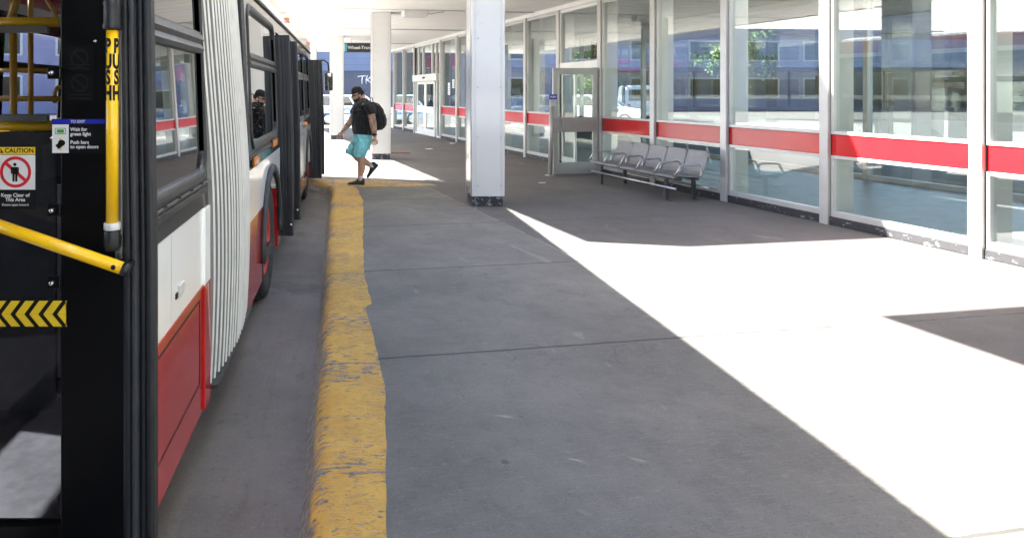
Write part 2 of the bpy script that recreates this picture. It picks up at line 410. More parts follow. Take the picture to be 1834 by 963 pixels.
# ------------------------------------------------------------------ ground
g = MB(); g.add([(-300,-300,0),(300,-300,0),(300,300,0),(-300,300,0)], [(0,1,2,3)])
tag(g.build('road', M['plaza'], loc=(0,0,-.15)), kind='structure')
g = MB(); g.add([(-3.9,-40,.004),(.6,-40,.004),(.6,33,.004),(-3.9,33,.004),(-3.9,-40,0),(.6,-40,0),(.6,33,0),(-3.9,33,0)], [(0,1,2,3),(0,4,5,1),(1,5,6,2),(2,6,7,3),(3,7,4,0)])
tag(g.build('bus_lane', M['road'], loc=(0,0,-.15)), kind='structure')

def kx(y): return -.10 - .016*y
left = [(kx(y), y) for y in (-14, -10, -6, -3, 0, 1.5, 3, 4, 5, 6, 7, 8, 9, 10, 10.8, 11.3)] + [(-.35,11.75),(-.50,12.15),(-.74,12.55),(-1.1,12.9),(-1.7,13.2),(-2.5,13.4),(-3.2,13.55),(-3.55,13.9),(-3.65,14.5),(-3.8,20),(-3.95,26),(-4.1,31.5)]
def densify(p, d=.35):
    o = []
    for a, b in zip(p, p[1:]):
        L = math.dist(a, b); k = max(1, int(L/d))
        for i in range(k): o.append((a[0]+(b[0]-a[0])*i/k, a[1]+(b[1]-a[1])*i/k))
    o.append(p[-1]); return o
left = densify(left)
# pavement: drawn in the station frame so that its joints follow the building
def to_st(x, y): return (x*CT + y*ST, -x*ST + y*CT)
poly = [to_st(x + .06, y) for x, y in left]
far = to_st(-4.04, 31.5)
poly += [(far[0]+.5, 33.2), (17.2, 33.2), (17.2, -14)]
g = MB(); g.add([(x, y, 0) for x, y in poly] + [(x, y, -.15) for x, y in poly], [list(range(len(poly)))] + [(i, (i+1) % len(poly), len(poly)+(i+1) % len(poly), len(poly)+i) for i in range(len(poly))])
tag(g.build('pavement', M['pave'], rotz=TH), kind='structure')
# kerb with worn yellow paint (its paint edge wanders over the slab)
g = MB(); rows = []
wav = {5.2:.173, 6.2:.139, 7.2:.15, 8.2:.176, 9.3:.20, 10.2:.21, 11:.165, 11.6:.125}
def inner(y):
    ks = sorted(wav)
    if y <= ks[0]: w = .165 + .03*math.sin(y*2.1)
    elif y >= ks[-1]: w = wav[ks[-1]]
    else:
        for a, b in zip(ks, ks[1:]):
            if a <= y <= b: w = wav[a] + (wav[b]-wav[a])*(y-a)/(b-a); break
    return w + .016*noise.noise((y*3.1, 0, 0)) + .008*noise.noise((y*11, 3, 0))
LL = densify(left, .07)
for i, (x, y) in enumerate(LL):
    a = Vector(LL[max(i-4,0)]); b = Vector(LL[min(i+4,len(LL)-1)]); t = (b-a).normalized(); nrm = Vector((t.y, -t.x))
    p = Vector((x, y)); n1 = .012*noise.noise((y*1.7, x*1.7, 9)) + .006*noise.noise((y*8, x*8, 2))
    if y < 11.5: wi = inner(y) - x
    else: wi = .44 - .06*min(1, max(0, (y-11.5)))
    q = lambda d, z: (p.x + nrm.x*d, p.y + nrm.y*d, z)
    rows.append([q(-.06+n1*2, -.152), q(-.035+n1, -.10), q(-.012+n1, -.05), q(.004+n1*.7, -.022), q(.028+n1*.4, -.004), q(.07, .003), q(.07+(wi-.07)*.5, .006), q(wi, .004)])
g.loft(rows, 0, True, False, closed=False)
tag(g.build('kerb', M['kerb']), kind='structure')
g = MB()
pts = [(.11,11.62),(.5,11.66),(1.0,11.72),(1.55,11.80),(1.47,12.02),(1.05,12.30),(.55,12.50),(.0,12.62),(-.35,12.62),(-.30,12.1)]
g.add([(x, y, .008) for x, y in pts] + [(x, y, .0015) for x, y in pts], [list(range(len(pts)))] + [(i,(i+1)%len(pts),len(pts)+(i+1)%len(pts),len(pts)+i) for i in range(len(pts))])
tag(g.build('painted_line', M['line']), kind='structure')

g = MB()
sp = [st(17.35,-60), st(120,-60), st(120,120), st(-120,120), st(-120,34.6), st(17.35,34.6)]
g.add([(p.x, p.y, .004) for p in sp] + [(p.x, p.y, .0) for p in sp], [list(range(6))] + [(i,(i+1)%6,6+(i+1)%6,6+i) for i in range(6)])
tag(g.build('street', M['asph'], loc=(0,0,-.15)), kind='structure')
# ------------------------------------------------------------------ canopies
def canopy(label, n0, n1, s0, s1, H=3.6, FH=.9):
    c = thing('canopy', label, 'canopy', st(n0, s0, H), TH)
    W, L = n1-n0, s1-s0
    g = MB(); per = .46; prof = []; y = .1
    while y < L - .1:
        prof += [(y, 0), (y+.20, 0), (y+.27, .026), (y+.39, .026)]; y += per
    prof = [(min(a, L-.09), b) for a, b in prof]
    g.loft([[(.06, a, b) for a, b in prof], [(W-.06, a, b) for a, b in prof]], 0, False, False, closed=False)
    g.build('ceiling_deck', M['ceil'], c)
    g = MB(); g.box((.07,.07,.07),(W-.07,L-.07,FH-.05)); g.build('roof_slab', M['fascia'], c)
    for a, b in (((0,0,-.02),(.06,L,FH)), ((W-.06,0,-.02),(W,L,FH)), ((.062,0,-.02),(W-.062,.06,FH)), ((.062,L-.06,-.02),(W-.062,L,FH))):
        g = MB(); g.box(a, b); g.build('fascia', M['fascia'], c, bevel=.01)
    return c
CAN = canopy('long white canopy with ribbed ceiling over pavement and waiting room', .10, 16.6, 8.43, 32.0)
SHADE_CAN = canopy('added unseen white canopy shading the near end of the pavement', .95, 16.6, -16.0, 5.8)  # added out of view to keep sun off the nearer paving
for s in (15.35, 20.2, 26.1):
    g = MB(); g.tube([(.4,s-8.43,-.012),(7.2,s-8.43,-.012)], .012, 8); g.build('conduit', M['seal'], CAN)

# ------------------------------------------------------------------ pillars
def pillar(name_label, x, y, w=.475, d=.475, h=3.6):
    p = thing('pillar', name_label, 'pillar', (x + w/2, y + d/2, 0), 0, 'white clad pillars carrying the canopy')
    a, b = w/2, d/2
    g = MB(); g.box((-a+.02,-b+.02,0),(a-.02,b-.02,.145)); g.build('plinth', M['chip'], p, bevel=.008)
    g = MB()
    g.box((-a,-b,.145),(a,b,h-.004), 0)
    g.build('cladding', M['pillar'], p, bevel=.006, seg=2)
    for sx in (-1, 1):                                        # polished metal covers on the two flanks
        g = MB(); g.box((sx*(a+.0045)-.0025, -b+.012, .15), (sx*(a+.0045)+.0025, b-.012, h-.01)); g.build('side_cover', M['polish'], p, bevel=.002)
    g = MB()
    for sx in (-1, 1):                                        # folded cover strips down the corners
        for (xx, yy, dx, dy) in ((sx*(a-.05), -b-.003, .0035, .003), (-a-.008, sx*(b-.05), .003, .0035), (a+.008, sx*(b-.05), .003, .0035)):
            g.box((xx-dx, yy-dy, .15), (xx+dx, yy+dy, h-.01), 0)
    g.build('panel_joint', M['seal'], p)
    g = MB()
    for z in (.30, 1.0, 1.72, 2.42, 3.1):
        for xx in (-a+.09, a-.055):
            g.lathe([(.0001,-.004),(.009,-.004),(.011,.002)], (xx,-b-.001,z), 'Y', 10)
    g.build('rivet', M['rivet'], p)
    return p
pillar('nearest white clad pillar with chipped black base, beside sunlit patch', 1.77, 9.66)
pillar('white clad pillar directly behind the walking person', .545, 16.36)
pillar('white clad pillar left of the black hanging sign', -.66, 23.3)
pillar('farthest white clad pillar, mostly hidden behind the bus mirror', -1.93, 30.1)

# ------------------------------------------------------------------ waiting room
WR = thing('waiting_room', 'long glazed waiting room with aluminium posts and red band', 'building', st(7.4, 0, 0), TH)
S0 = 3.76
posts = [S0 + 1.74*k for k in range(16)]                       # 3.76 ... 29.86
door_s = 12.46; auto0, auto1 = 22.90, 26.38
def post_mb(back=False):
    g = MB()
    if back: g.box((-.06,-.045,0),(.06,.045,3.57)); return g
    g.box((-.085,-.06,.0),(-.035,.06,3.57)); g.box((-.0345,-.048,0),(.31,.048,3.57))
    g.box((-.034,-.066,.13),(.02,-.0485,3.5), 1); g.box((-.034,.0485,.13),(.02,.066,3.5), 1)
    return g
first = None
for s in posts:
    if abs(s - 24.64) < .1: continue
    if first is None: first = post_mb().build('post', [M['alu'], M['gasket']], WR, bevel=.004); o = first
    else: o = first.copy(); COL.objects.link(o); o.parent = WR
    o.location = (0, s, 0)
def frame_bar(g, y0, y1, z0, z1, x0=-.045, x1=.045, m=0): g.box((x0,y0,z0),(x1,y1,z1), m)
def window_bay(y0, y1):
    a, b = y0+.068, y1-.068
    g = MB()
    for z0, z1 in ((.105,.175),(.825,.865),(1.125,1.165),(3.43,3.50)): frame_bar(g, a, b, z0, z1)
    for z0, z1 in ((.1755,.8245),(1.1655,3.4295)):
        frame_bar(g, a, a+.035, z0, z1); frame_bar(g, b-.035, b, z0, z1)
    f = g.build('window', M['alu'], WR, bevel=.003)
    g = MB(); g.box((-.004, a+.03, 1.16),(.004, b-.03, 3.435)); g.build('pane', M['glass'], f)
    g = MB(); g.box((-.004, a+.03, .17),(.004, b-.03, .83)); g.build('pane', M['glass'], f)
    g = MB(); g.box((-.028, a+.001, .8655),(.028, b-.001, 1.1245)); g.build('red_panel', M['red'], f, bevel=.004)
for a, b in zip(posts, posts[1:]):
    if auto0 - .1 < a < auto1 - .1: continue
    if abs(a - door_s) < .1: continue
    window_bay(a, b)
g = MB()
for a, b in ((S0-.06, door_s+.07), (14.13, auto0+.03), (auto1-.03, 29.92)): g.box((-.055,a,0),(.20,b,.104))
g.build('base_kerb', M['chipd'], WR, bevel=.01)
g = MB(); g.box((-.10,S0-.1,3.501),(.20,29.95,3.596)); g.build('head_beam', M['aluw'], WR, bevel=.006)
# far side glazing and floor
W2 = 4.4
g = MB(); g.box((.201,S0-.06,.0),(W2-.06,29.92,.012)); g.build('floor', M['tile'], WR)
fb = None
for i, s in enumerate(posts):
    if i % 2: continue
    if fb is None: fb = post_mb(True).build('back_post', M['alu'], WR); o = fb
    else: o = fb.copy(); COL.objects.link(o); o.parent = WR
    o.location = (W2, s, 0)
g = MB(); g.box((W2-.05,S0-.06,0),(W2+.05,29.9,.1)); g.box((W2-.05,S0-.06,3.45),(W2+.05,29.9,3.59)); g.build('back_rail', M['alu'], WR)
for a, b in zip(posts[::2], posts[2::2]+[29.86]):
    g = MB(); g.box((W2-.004,a+.05,.1),(W2+.004,b-.05,3.45)); g.build('back_pane', M['glass'], WR)
for s in (29.86,):
    g = MB(); g.box((.31,s-.004,.1),(W2-.06,s+.004,3.5)); g.build('end_pane', M['glass'], WR)
# bench-like dark unit and partition inside
g = MB(); g.box((2.6,16.4,.012),(3.2,19.6,.45)); g.box((3.1,16.4,.4501),(3.2,19.6,.9)); g.build('inner_bench', M['darksteel'], WR, bevel=.02)
# swing door bay (door stands open towards the pavement)
y0, y1 = door_s + .068, door_s + 1.74 - .068
g = MB(); g.box((-.06,y0,2.15),(.06,y1,2.30)); 
frame_bar(g, y0, y1, 3.43, 3.50); frame_bar(g, y0, y0+.035, 2.301, 3.429); frame_bar(g, y1-.035, y1, 2.301, 3.429)
tr = g.build('door_transom', M['aluw'], WR, bevel=.004)
g = MB(); g.box((-.004,y0+.03,2.295),(.004,y1-.03,3.435)); g.build('pane', M['glass'], tr)
def glazed_leaf(w, h, m, kick=.22, stile=.11, mid=(.86,1.12), top=.12, th=.045, ms=None):
    g = MB()
    g.box((0,-th/2,.012),(stile,th/2,h)); g.box((w-stile,-th/2,.012),(w,th/2,h))
    g.box((stile+.0005,-th/2,.012),(w-stile-.0005,th/2,kick)); g.box((stile+.0005,-th/2,h-top),(w-stile-.0005,th/2,h))
    g.box((stile+.0005,-th/2-.012,mid[0]),(w-stile-.0005,th/2+.012,mid[1]))
    p = MB(); p.box((stile-.01,-.004,kick-.01),(w-stile+.01,.004,mid[0]+.005)); p.box((stile-.01,-.004,mid[1]-.005),(w-stile+.01,.004,h-top+.01))
    return g, p
g, p = glazed_leaf(.98, 2.13, 'alu', .24, .11, (.85,1.14), .13)
# hinge at the near post, leaf reaching out across the pavement (-n)
dl = g.build('swing_door', M['alud'], WR, bevel=.004); dl.location = (-.095, door_s + .02, 0); dl.rotation_euler = (0,0,R(181))
p.build('pane', M['glass'], dl)
g = MB()
for sgn in (-1, 1):
    g.tube([(.945,sgn*.03,1.12),(.945,sgn*.065,1.12),(.80,sgn*.075,1.12),(.79,sgn*.075,1.11),(.79,sgn*.075,.89),(.80,sgn*.075,.88),(.945,sgn*.065,.88),(.945,sgn*.03,.88)], .014, 8)
g.build('handle', M['steel'], dl)
g = MB(); g.box((.875,-.034,1.30),(.945,.034,1.40)); g.build('lock', M['pgrey'], dl, bevel=.004)
g, p = glazed_leaf(.62, 2.13, 'aluw', .20, .075, (.9,1.0), .10)
sl = g.build('side_light', M['aluw'], WR, bevel=.004); sl.location = (0, y1-.63, 0); sl.rotation_euler = (0,0,R(90)); p.build('pane', M['glass'], sl)
# automatic sliding doors
g = MB(); g.box((-.16,auto0+.2,2.06),(.10,auto1-.1,2.32)); hd = g.build('door_operator', M['aluw'], WR, bevel=.01)
g = MB(); g.box((-.20,24.5,2.16),(-.161,24.75,2.22)); g.build('motion_sensor', M['blk'], hd, bevel=.01)
g, p = glazed_leaf(1.18, 2.05, 'aluw', .26, .12, (.86,1.10), .10)
for k, yy in enumerate((23.50, 24.69)):
    if k == 0:
        sd = g.build('sliding_door', M['aluw'], WR, bevel=.004); p.build('pane', M['glass'], sd)
    else: sd = copy_tree(sd, WR)
    sd.location = (-.07, yy, 0); sd.rotation_euler = (0,0,R(90))
g = MB()
g.box((-.045,auto0+.066,0),(.045,auto0+.56,.06)); g.box((-.045,auto1-.49,0),(.045,auto1-.066,.06))
for a, b in ((auto0+.066,auto0+.12),(auto0+.50,auto0+.56),(auto1-.49,auto1-.44),(auto1-.12,auto1-.066)): g.box((-.045,a,.061),(.045,b,2.059))
for yy in (auto0+.60, 24.0, 25.2, auto1-.55): g.box((-.045,yy-.03,2.321),(.045,yy+.03,3.43))
g.box((-.045,auto0+.066,3.431),(.045,auto1-.066,3.50))
ff = g.build('sliding_door_frame', M['aluw'], WR, bevel=.004)
g = MB(); g.box((-.004,auto0+.07,2.325),(.004,auto1-.07,3.428)); g.build('pane', M['glass'], ff)
g = MB(); g.box((-.004,auto0+.12,.06),(.004,auto0+.50,2.055)); g.box((-.004,auto1-.44,.06),(.004,auto1-.12,2.055)); g.build('pane', M['glass'], ff)
# small notices stuck on a pane beside the sliding doors
for (yy, zz, w, h) in ((22.0,1.55,.22,.42),(21.55,1.78,.20,.30)):
    g = MB(); g.box((-.008,yy,zz),(-.0045,yy+w,zz+h)); 
    for k in range(4): g.box((-.0095,yy+.03,zz+.05+k*.08),(-.0082,yy+w-.03,zz+.075+k*.08), 1)
    g.build('window_notice', [M['wht'], M['blu']], WR)

# push button post by the swing door
bp = thing('button_post', 'slim leaning steel post with blue push plate beside the open swing door', 'post', (3.98, 13.25, 0), TH)
g = MB(); g.tube([(0,0,.012),(.03,0,1.5)], .044, 16); g.lathe([(.0001,.012),(.10,.012),(.10,.0),(.0001,0)], (0,0,0), 'Z', 20); g.build('post_tube', M['alud'], bp)
g = MB(); g.box((-.02,-.075,1.36),(.09,-.055,1.50)); g.build('key_pad', M['pgrey'], bp, bevel=.006)
g = MB(); g.box((-.045,-.06,1.505),(.115,-.02,1.60), 0); g.text('PUSH', .05, lambda x, y: (x+.035, -.0615, y+1.552), 1, .002, 'CENTER'); g.build('push_plate', [M['blu'], M['wht']], bp)

# bench
NB, SB = 6.5, 8.93
bn = thing('bench', 'grey perforated steel bench with armrests against the glazed wall', 'bench', st(NB, SB, 0), TH)
P = .48
def seat_shell():
    g = MB(); prof = [(-.035,.375),(-.02,.398),(.03,.408),(.20,.392),(.36,.385),(.42,.40),(.455,.46),(.50,.60),(.535,.72),(.55,.755),(.565,.76)]
    a, b = .012, P-.012
    N = 9
    # wire-mesh look: many thin slats across the shell, in two side rims
    top = [[(x, a, z), (x, a+.03, z), (x+.004, a+.03, z-.012), (x+.004, a, z-.012)] for x, z in prof]
    g.loft(top, 0, True, True)
    g.loft([[(x, b-.03, z), (x, b, z), (x+.004, b, z-.012), (x+.004, b-.03, z-.012)] for x, z in prof], 0, True, True)
    # slats following the profile
    def samp(t):
        k = t*(len(prof)-1); i = min(int(k), len(prof)-2); f = k-i
        return (prof[i][0]+(prof[i+1][0]-prof[i][0])*f, prof[i][1]+(prof[i+1][1]-prof[i][1])*f)
    n = 52
    for i in range(n):
        x, z = samp((i+.10)/n); x2, z2 = samp((i+.82)/n)
        g.add([(x,a+.03,z),(x,b-.03,z),(x2,b-.03,z2),(x2,a+.03,z2),(x+.003,a+.03,z-.008),(x+.003,b-.03,z-.008),(x2+.003,b-.03,z2-.008),(x2+.003,a+.03,z2-.008)],
              [(0,1,2,3),(4,7,6,5),(0,4,5,1),(1,5,6,2),(2,6,7,3),(3,7,4,0)])
    g.box((-.035,a+.03,.372),(.03,b-.03,.404)); g.box((.535,a+.03,.715),(.562,b-.03,.757))
    return g
s0 = seat_shell().build('seat', M['seatsteel'], bn)
for k in range(1, 5):
    o = s0.copy(); COL.objects.link(o); o.parent = bn; o.location = (0, k*P, 0)
arm = None
for k in range(6):
    if arm is None:
        g = MB(); g.tube([(-.03,0,.40),(.03,0,.50),(.055,0,.545),(.09,0,.56),(.36,0,.565),(.40,0,.55),(.41,0,.52),(.41,0,.42),(.39,0,.39)], .014, 10); arm = g.build('armrest', M['steel'], bn); o = arm
    else: o = arm.copy(); COL.objects.link(o); o.parent = bn
    o.location = (0, k*P, 0)
g = MB(); g.box((.05,.02,.33),(.11,5*P-.02,.372)); g.box((.33,.02,.33),(.39,5*P-.02,.372)); g.build('seat_beam', M['darksteel'], bn, bevel=.005)
lg = None
for yy in (.29, 5*P-.29):
    for xx in (.04, .50):
        if lg is None: g = MB(); g.box((-.025,-.025,0),(.025,.025,.3295)); g.box((-.05,-.05,0),(.05,.05,.008)); lg = g.build('leg', M['darksteel'], bn, bevel=.004); o = lg
        else: o = lg.copy(); COL.objects.link(o); o.parent = bn
        o.location = (xx, yy, 0)
for xx in (.0, .54):
    g = MB(); g.tube([(xx,.02,.21),(xx,5*P-.02,.21)], .017, 10); g.build('cross_rail', M['steel'], bn)

# hanging signs and ceiling light
hs = thing('hanging_sign', 'black hanging sign reading Wheel-Trans between two far pillars', 'sign', (.70, 25.0, 3.13), 0)
g = MB(); g.box((-.87,-.05,0),(.87,.05,.34), 0)
g.text('Wheel-Trans', .165, lambda x, y: (x-.745, -.053, y+.165), 1, .004)
g.box((-.865,-.053,.03),(-.77,-.0505,.31), 2)
g.build('sign_panel', [M['sign'], M['wht'], M['cyan']], hs)
for xx in (-.6, .6):
    g = MB(); g.tube([(xx,0,.34),(xx,0,.50)], .012, 8); g.build('hanger', M['alu'], hs)
es = thing('exit_sign', 'small black and yellow walking figure sign hanging inside the waiting room', 'sign', st(8.4, 14.35, 2.43), TH)
g = MB(); g.box((-.14,-.03,0),(.14,.03,.38), 0); g.box((.01,-.033,.02),(.137,-.0305,.36), 1)
g.ell((-.075,-.034,.30), (.02,.003,.025), 1, 10, 6)
for q in (((-.075,.27),(-.08,.17)), ((-.08,.17),(-.11,.05)), ((-.08,.17),(-.05,.05)), ((-.075,.255),(-.115,.18)), ((-.075,.255),(-.04,.17))):
    g.tube([(q[0][0],-.034,q[0][1]),(q[1][0],-.034,q[1][1])], .009, 6, 1)
g.build('sign_panel', [M['sign'], M['ylw']], es)
g = MB(); g.tube([(0,0,.38),(0,0,1.17)], .01, 8); g.build('hanger', M['alu'], es)
cl = thing('ceiling_light', 'white box light with short cable under the canopy ceiling', 'light', st(4.35, 15.6, 3.44), TH)
g = MB(); g.box((-.30,-.13,.02),(.30,.13,.16)); g.build('housing', M['aluw'], cl, bevel=.02)
g = MB(); g.box((-.27,-.11,.0),(.27,.11,.0195)); g.build('diffuser', M['wht'], cl)
g = MB(); g.tube([(.30,0,.12),(.42,0,.09),(.55,0,.12),(.75,0,.147)], .012, 6); g.build('cable', M['seal'], cl)

# litter
def litter(label, x, y, r, mt='paper'):
    g = MB(); n = 9
    ring = [(r*(.6+.5*random.random())*math.cos(2*PI*k/n), .6*r*(.6+.5*random.random())*math.sin(2*PI*k/n), .004+.012*random.random()) for k in range(n)]
    g.add(ring + [(p[0], p[1], .0) for p in ring], [list(range(n))] + [(i,(i+1)%n,n+(i+1)%n,n+i) for i in range(n)])
    tag(g.build('paper_scrap', M[mt], loc=(x, y, .002)), label, 'litter')
litter('white paper scrap on dark paving left of the nearest pillar', 2.32, 19.4, .14)
litter('pale paper scrap on the paving in front of the open swing door', 3.50, 12.15, .07)
litter('flattened pale scrap by the sliding doors', 3.35, 21.5, .12)
g = MB(); g.box((-.28,-.035,.002),(.28,.035,.03)); tag(g.build('metal_strip', M['rust'], loc=(1.36, 18.0, 0), rotz=R(-8), bevel=.005), 'rusty metal strip lying beside the pillar behind the person', 'debris')

# ------------------------------------------------------------------ the bus (local frame: x = 0 is its right flank, z = 0 the road)
BUS = thing('articulated_bus', 'red and white articulated bus with pale grey bellows and open doors', 'bus', (-.69, 0, -.15))
def bl(u, v, y): p = at(u, v, y); return Vector((p.x + .69, p.y, p.z + .15))
TP = [(.0,-.02),(.30,.0),(1.25,.0),(1.42,.008),(2.05,.030),(2.42,.047),(2.54,.052),(2.64,.056),(2.75,.064),(2.84,.09),(2.90,.13),(2.95,.21),(3.0,.45)]
def T(z):
    for (z0, t0), (z1, t1) in zip(TP, TP[1:]):
        if z <= z1: return t0 + (t1-t0)*(z-z0)/(z1-z0)
    return TP[-1][1]
WB = 2.55
def sx(side, z): return -T(z) if side > 0 else -WB + T(z)
def strip(g, side, y0, y1, z0, z1, m, th=.05, out=0.0):
    zs = [z0] + [z for z, _ in TP if z0 < z < z1] + [z1]
    o = [(sx(side, z) + side*out, z) for z in zs]; i = [(x - side*(th+out), z) for x, z in o]
    ring = o + i[::-1]
    g.loft([[(x, y0, z) for x, z in ring], [(x, y1, z) for x, z in ring]], m, False, True)
LV = [(.30,.885,1),(.885,1.25,0),(1.25,1.42,2)]
def lower(g, side, y0, y1, levels=LV, zlo=.30):
    for a, b, m in levels:
        a = max(a, zlo)
        if b - a > .004: strip(g, side, y0, y1, a, b, m)
def arch(g, side, yc, levels=LV, r=.60, zc=.50):
    n = 18
    for k in range(n):
        y0 = yc - r + 2*r*k/n; y1 = y0 + 2*r/n; ym = (y0+y1)/2 - yc
        lower(g, side, y0, y1, levels, zc + math.sqrt(max(r*r-ym*ym, 0)))
BM = [M['bwhite'], M['bred'], M['bchar'], M['lgrey'], M['dgrey'], M['well']]
def roof(g, y0, y1):
    zs = [2.64,2.75,2.84,2.90,2.95,3.0]
    strip(g, 1, y0, y1, 2.54, 2.64, 0); strip(g, -1, y0, y1, 2.54, 2.64, 0)
    strip(g, 1, y0, y1, 2.64, 2.90, 1, .05); strip(g, -1, y0, y1, 2.64, 2.90, 1, .05)
    pr = [(-T(z), z) for z in (2.90,2.95,3.0)]; o = pr + [(-WB - x, z) for x, z in pr[::-1]]
    ring = o + [(x, z - .06) for x, z in o[::-1]]
    g.loft([[(x, y0, z) for x, z in ring], [(x, y1, z) for x, z in ring]], 0, False, True)
    ring = [(-.20,2.78),(-.5,2.86),(-WB+.5,2.86),(-WB+.20,2.78),(-WB+.20,2.76),(-WB+.5,2.84),(-.5,2.84),(-.20,2.76)]
    g.loft([[(x, y0+.01, z) for x, z in ring], [(x, y1-.01, z) for x, z in ring]], 3, False, True)
WZ0, WZ1 = 1.42, 2.42
def window(side, y0, y1, hopper=True, far=False):
    # rounded rubber frame with a cross rail, pane as its child
    g = MB(); W, H = y1-y0, WZ1-WZ0; fr, rd = .030, .085
    def pt(y, z, off): return (sx(side, z) + side*off, y, z)
    n = 6
    def rr(iy0, iy1, iz0, iz1, r):
        p = []
        for cy, cz, a0 in ((iy1-r, iz1-r, 0), (iy0+r, iz1-r, 90), (iy0+r, iz0+r, 180), (iy1-r, iz0+r, 270)):
            for k in range(n+1):
                a = R(a0 + 90*k/n); p.append((cy + r*math.cos(a), cz + r*math.sin(a)))
        return p
    def proj(p):                                # same angular walk on the outer rectangle
        cy, cz = (y0+y1)/2, (WZ0+WZ1)/2; out = []
        for (y, z) in p:
            out.append((y, z))
        return out
    outer = rr(y0, y1, WZ0-.045, WZ1+.03, rd+.04); inner_ = rr(y0+fr, y1-fr, WZ0+.01, WZ1-.03, rd)
    rows = [[pt(y, z, .001) for y, z in outer], [pt(y, z, .008) for y, z in outer], [pt(y+( .010 if y<(y0+y1)/2 else -.010), z+(.010 if z<1.92 else -.010), .012) for y, z in outer], [pt(y, z, .009) for y, z in inner_], [pt(y, z, -.03) for y, z in inner_]]
    g.loft(rows, 0, True, False)
    if hopper:
        g.loft([[pt(y, z, o) for z, o in ((1.985,-.025),(1.985,.008),(2.005,.016),(2.03,.004),(2.05,.016),(2.075,.008),(2.075,-.025))] for y in (y0+fr-.01, y1-fr+.01)], 0, False, True)
        g.loft([[pt(y, z, o) for z, o in ((2.075,-.02),(2.075,.003),(2.088,.003),(2.088,-.02))] for y in (y0+fr-.01, y1-fr+.01)], 1, False, True)
    f = g.build('window', [M['frame'], M['trim']], BUS, recalc=True)
    g = MB()
    zs = (WZ0-.0, 1.70, 2.05, WZ1)
    ring = [(sx(side, z) - side*.012, z) for z in zs]
    ring += [(x - side*.006, z) for x, z in ring[::-1]]
    g.loft([[(x, y0+.03, z) for x, z in ring], [(x, y1-.03, z) for x, z in ring]], 0, False, True)
    g.build('pane', M['oglass'] if far else M['dglass'], f)
    return f
def belt(g, side, y0, y1, wins):
    edges = [y0]
    for a, b in wins: edges += [a+.03, b-.03]
    edges.append(y1)
    for a, b in zip(edges[::2], edges[1::2]):
        if b - a > .01: strip(g, side, a, b, 1.42, 2.40, 2)
    strip(g, side, y0, y1, 2.40, 2.54, 2)
# --- rear section
g = MB(); Y0, Y1 = -5.6, 3.30
lower(g, 1, Y0, .93); lower(g, 1, 2.03, Y1); lower(g, -1, Y0, Y1)
w_rr = [(-3.2,-1.4),(-1.35,.85)]; w_r = [(2.06,3.275)]; w_rl = [(.5,1.9),(1.95,3.2)]
belt(g, 1, Y0, .93, w_rr); belt(g, 1, 2.03, Y1, w_r); belt(g, -1, Y0, Y1, w_rl); strip(g, 1, .93, 2.03, 2.40, 2.54, 2)
roof(g, Y0, Y1)
g.box((-WB+.05,Y0,.32),(-.03,Y1,.42), 4); g.box((-WB+.06,Y0+.01,.421),(-.06,Y0+.05,2.8), 2)
g.box((-1.28,Y1-.06,.421),(-.06,Y1-.02,1.35), 3)
g.build('body', BM, BUS)
for a, b in w_r: window(1, a, b)
for a, b in w_rl: window(-1, a, b, True, True)
# --- front section
g = MB(); Y0, Y1 = 4.50, 12.86
LV2 = [(.30,.56,1),(.56,1.25,0),(1.25,1.42,2)]
FW, MW = 11.33, 5.92
lower(g, 1, 4.50, MW-.60); arch(g, 1, MW); lower(g, 1, MW+.60, 6.70)
lower(g, 1, 7.80, FW-.60, LV2); arch(g, 1, FW, LV2); lower(g, 1, FW+.60, 12.0, LV2)
lower(g, -1, Y0, Y1)
w_f = [(4.80,6.50)]; w_g = [(7.84,9.0),(9.05,10.42),(10.47,11.85)]
belt(g, 1, 4.50, 6.70, w_f); belt(g, 1, 7.80, 12.0, w_g)
strip(g, 1, 6.70, 7.80, 2.40, 2.54, 2); strip(g, 1, 12.0, Y1, 2.40, 2.54, 2); strip(g, 1, 12.72, Y1, .30, 2.40, 2)
w_l = [(4.7,6.05),(6.1,7.45),(7.5,8.85),(8.9,10.25),(10.3,11.6)]
belt(g, -1, Y0, Y1, w_l)
roof(g, Y0, Y1)
g.box((-WB+.05,Y0,.32),(-.03,Y1,.42), 4)
# rounded nose
plan = [(0,12.86),(-.03,13.0),(-.12,13.14),(-.30,13.24),(-.7,13.31),(-1.275,13.33)]
plan += [(-WB-x, y) for x, y in plan[-2::-1]]
def nose(z0, z1, m, in0=0, in1=0):
    f = lambda x, y, z, k: (-1.275 + (x+1.275)*(1-k*.05), y - k*.5, z)
    g.loft([[f(x+T(z0)*(-1 if x>-1.2 else 1), y, z0, in0) for x, y in plan], [f(x+T(z1)*(-1 if x>-1.2 else 1), y, z1, in1) for x, y in plan]], m, True, True)
nose(.28, .56, 1); nose(.561, 1.1, 0); nose(1.101, 2.42, 2, 0, .28); nose(2.421, 2.66, 0, .28, .36); nose(2.661, 2.93, 1, .36, .9)
for yc in (MW, FW):                                    # wheel housings
    g.box((-.50,yc-.62,.43),(-.46,yc+.62,1.2), 5); g.box((-.46,yc-.62,1.14),(-.06,yc+.62,1.18), 5)
    g.box((-.46,yc-.65,.32),(-.06,yc-.61,1.14), 5); g.box((-.46,yc+.61,.32),(-.06,yc+.65,1.14), 5)
g.build('body', BM, BUS)
for a, b in w_f + w_g: window(1, a, b)
for a, b in w_l: window(-1, a, b, True, True)
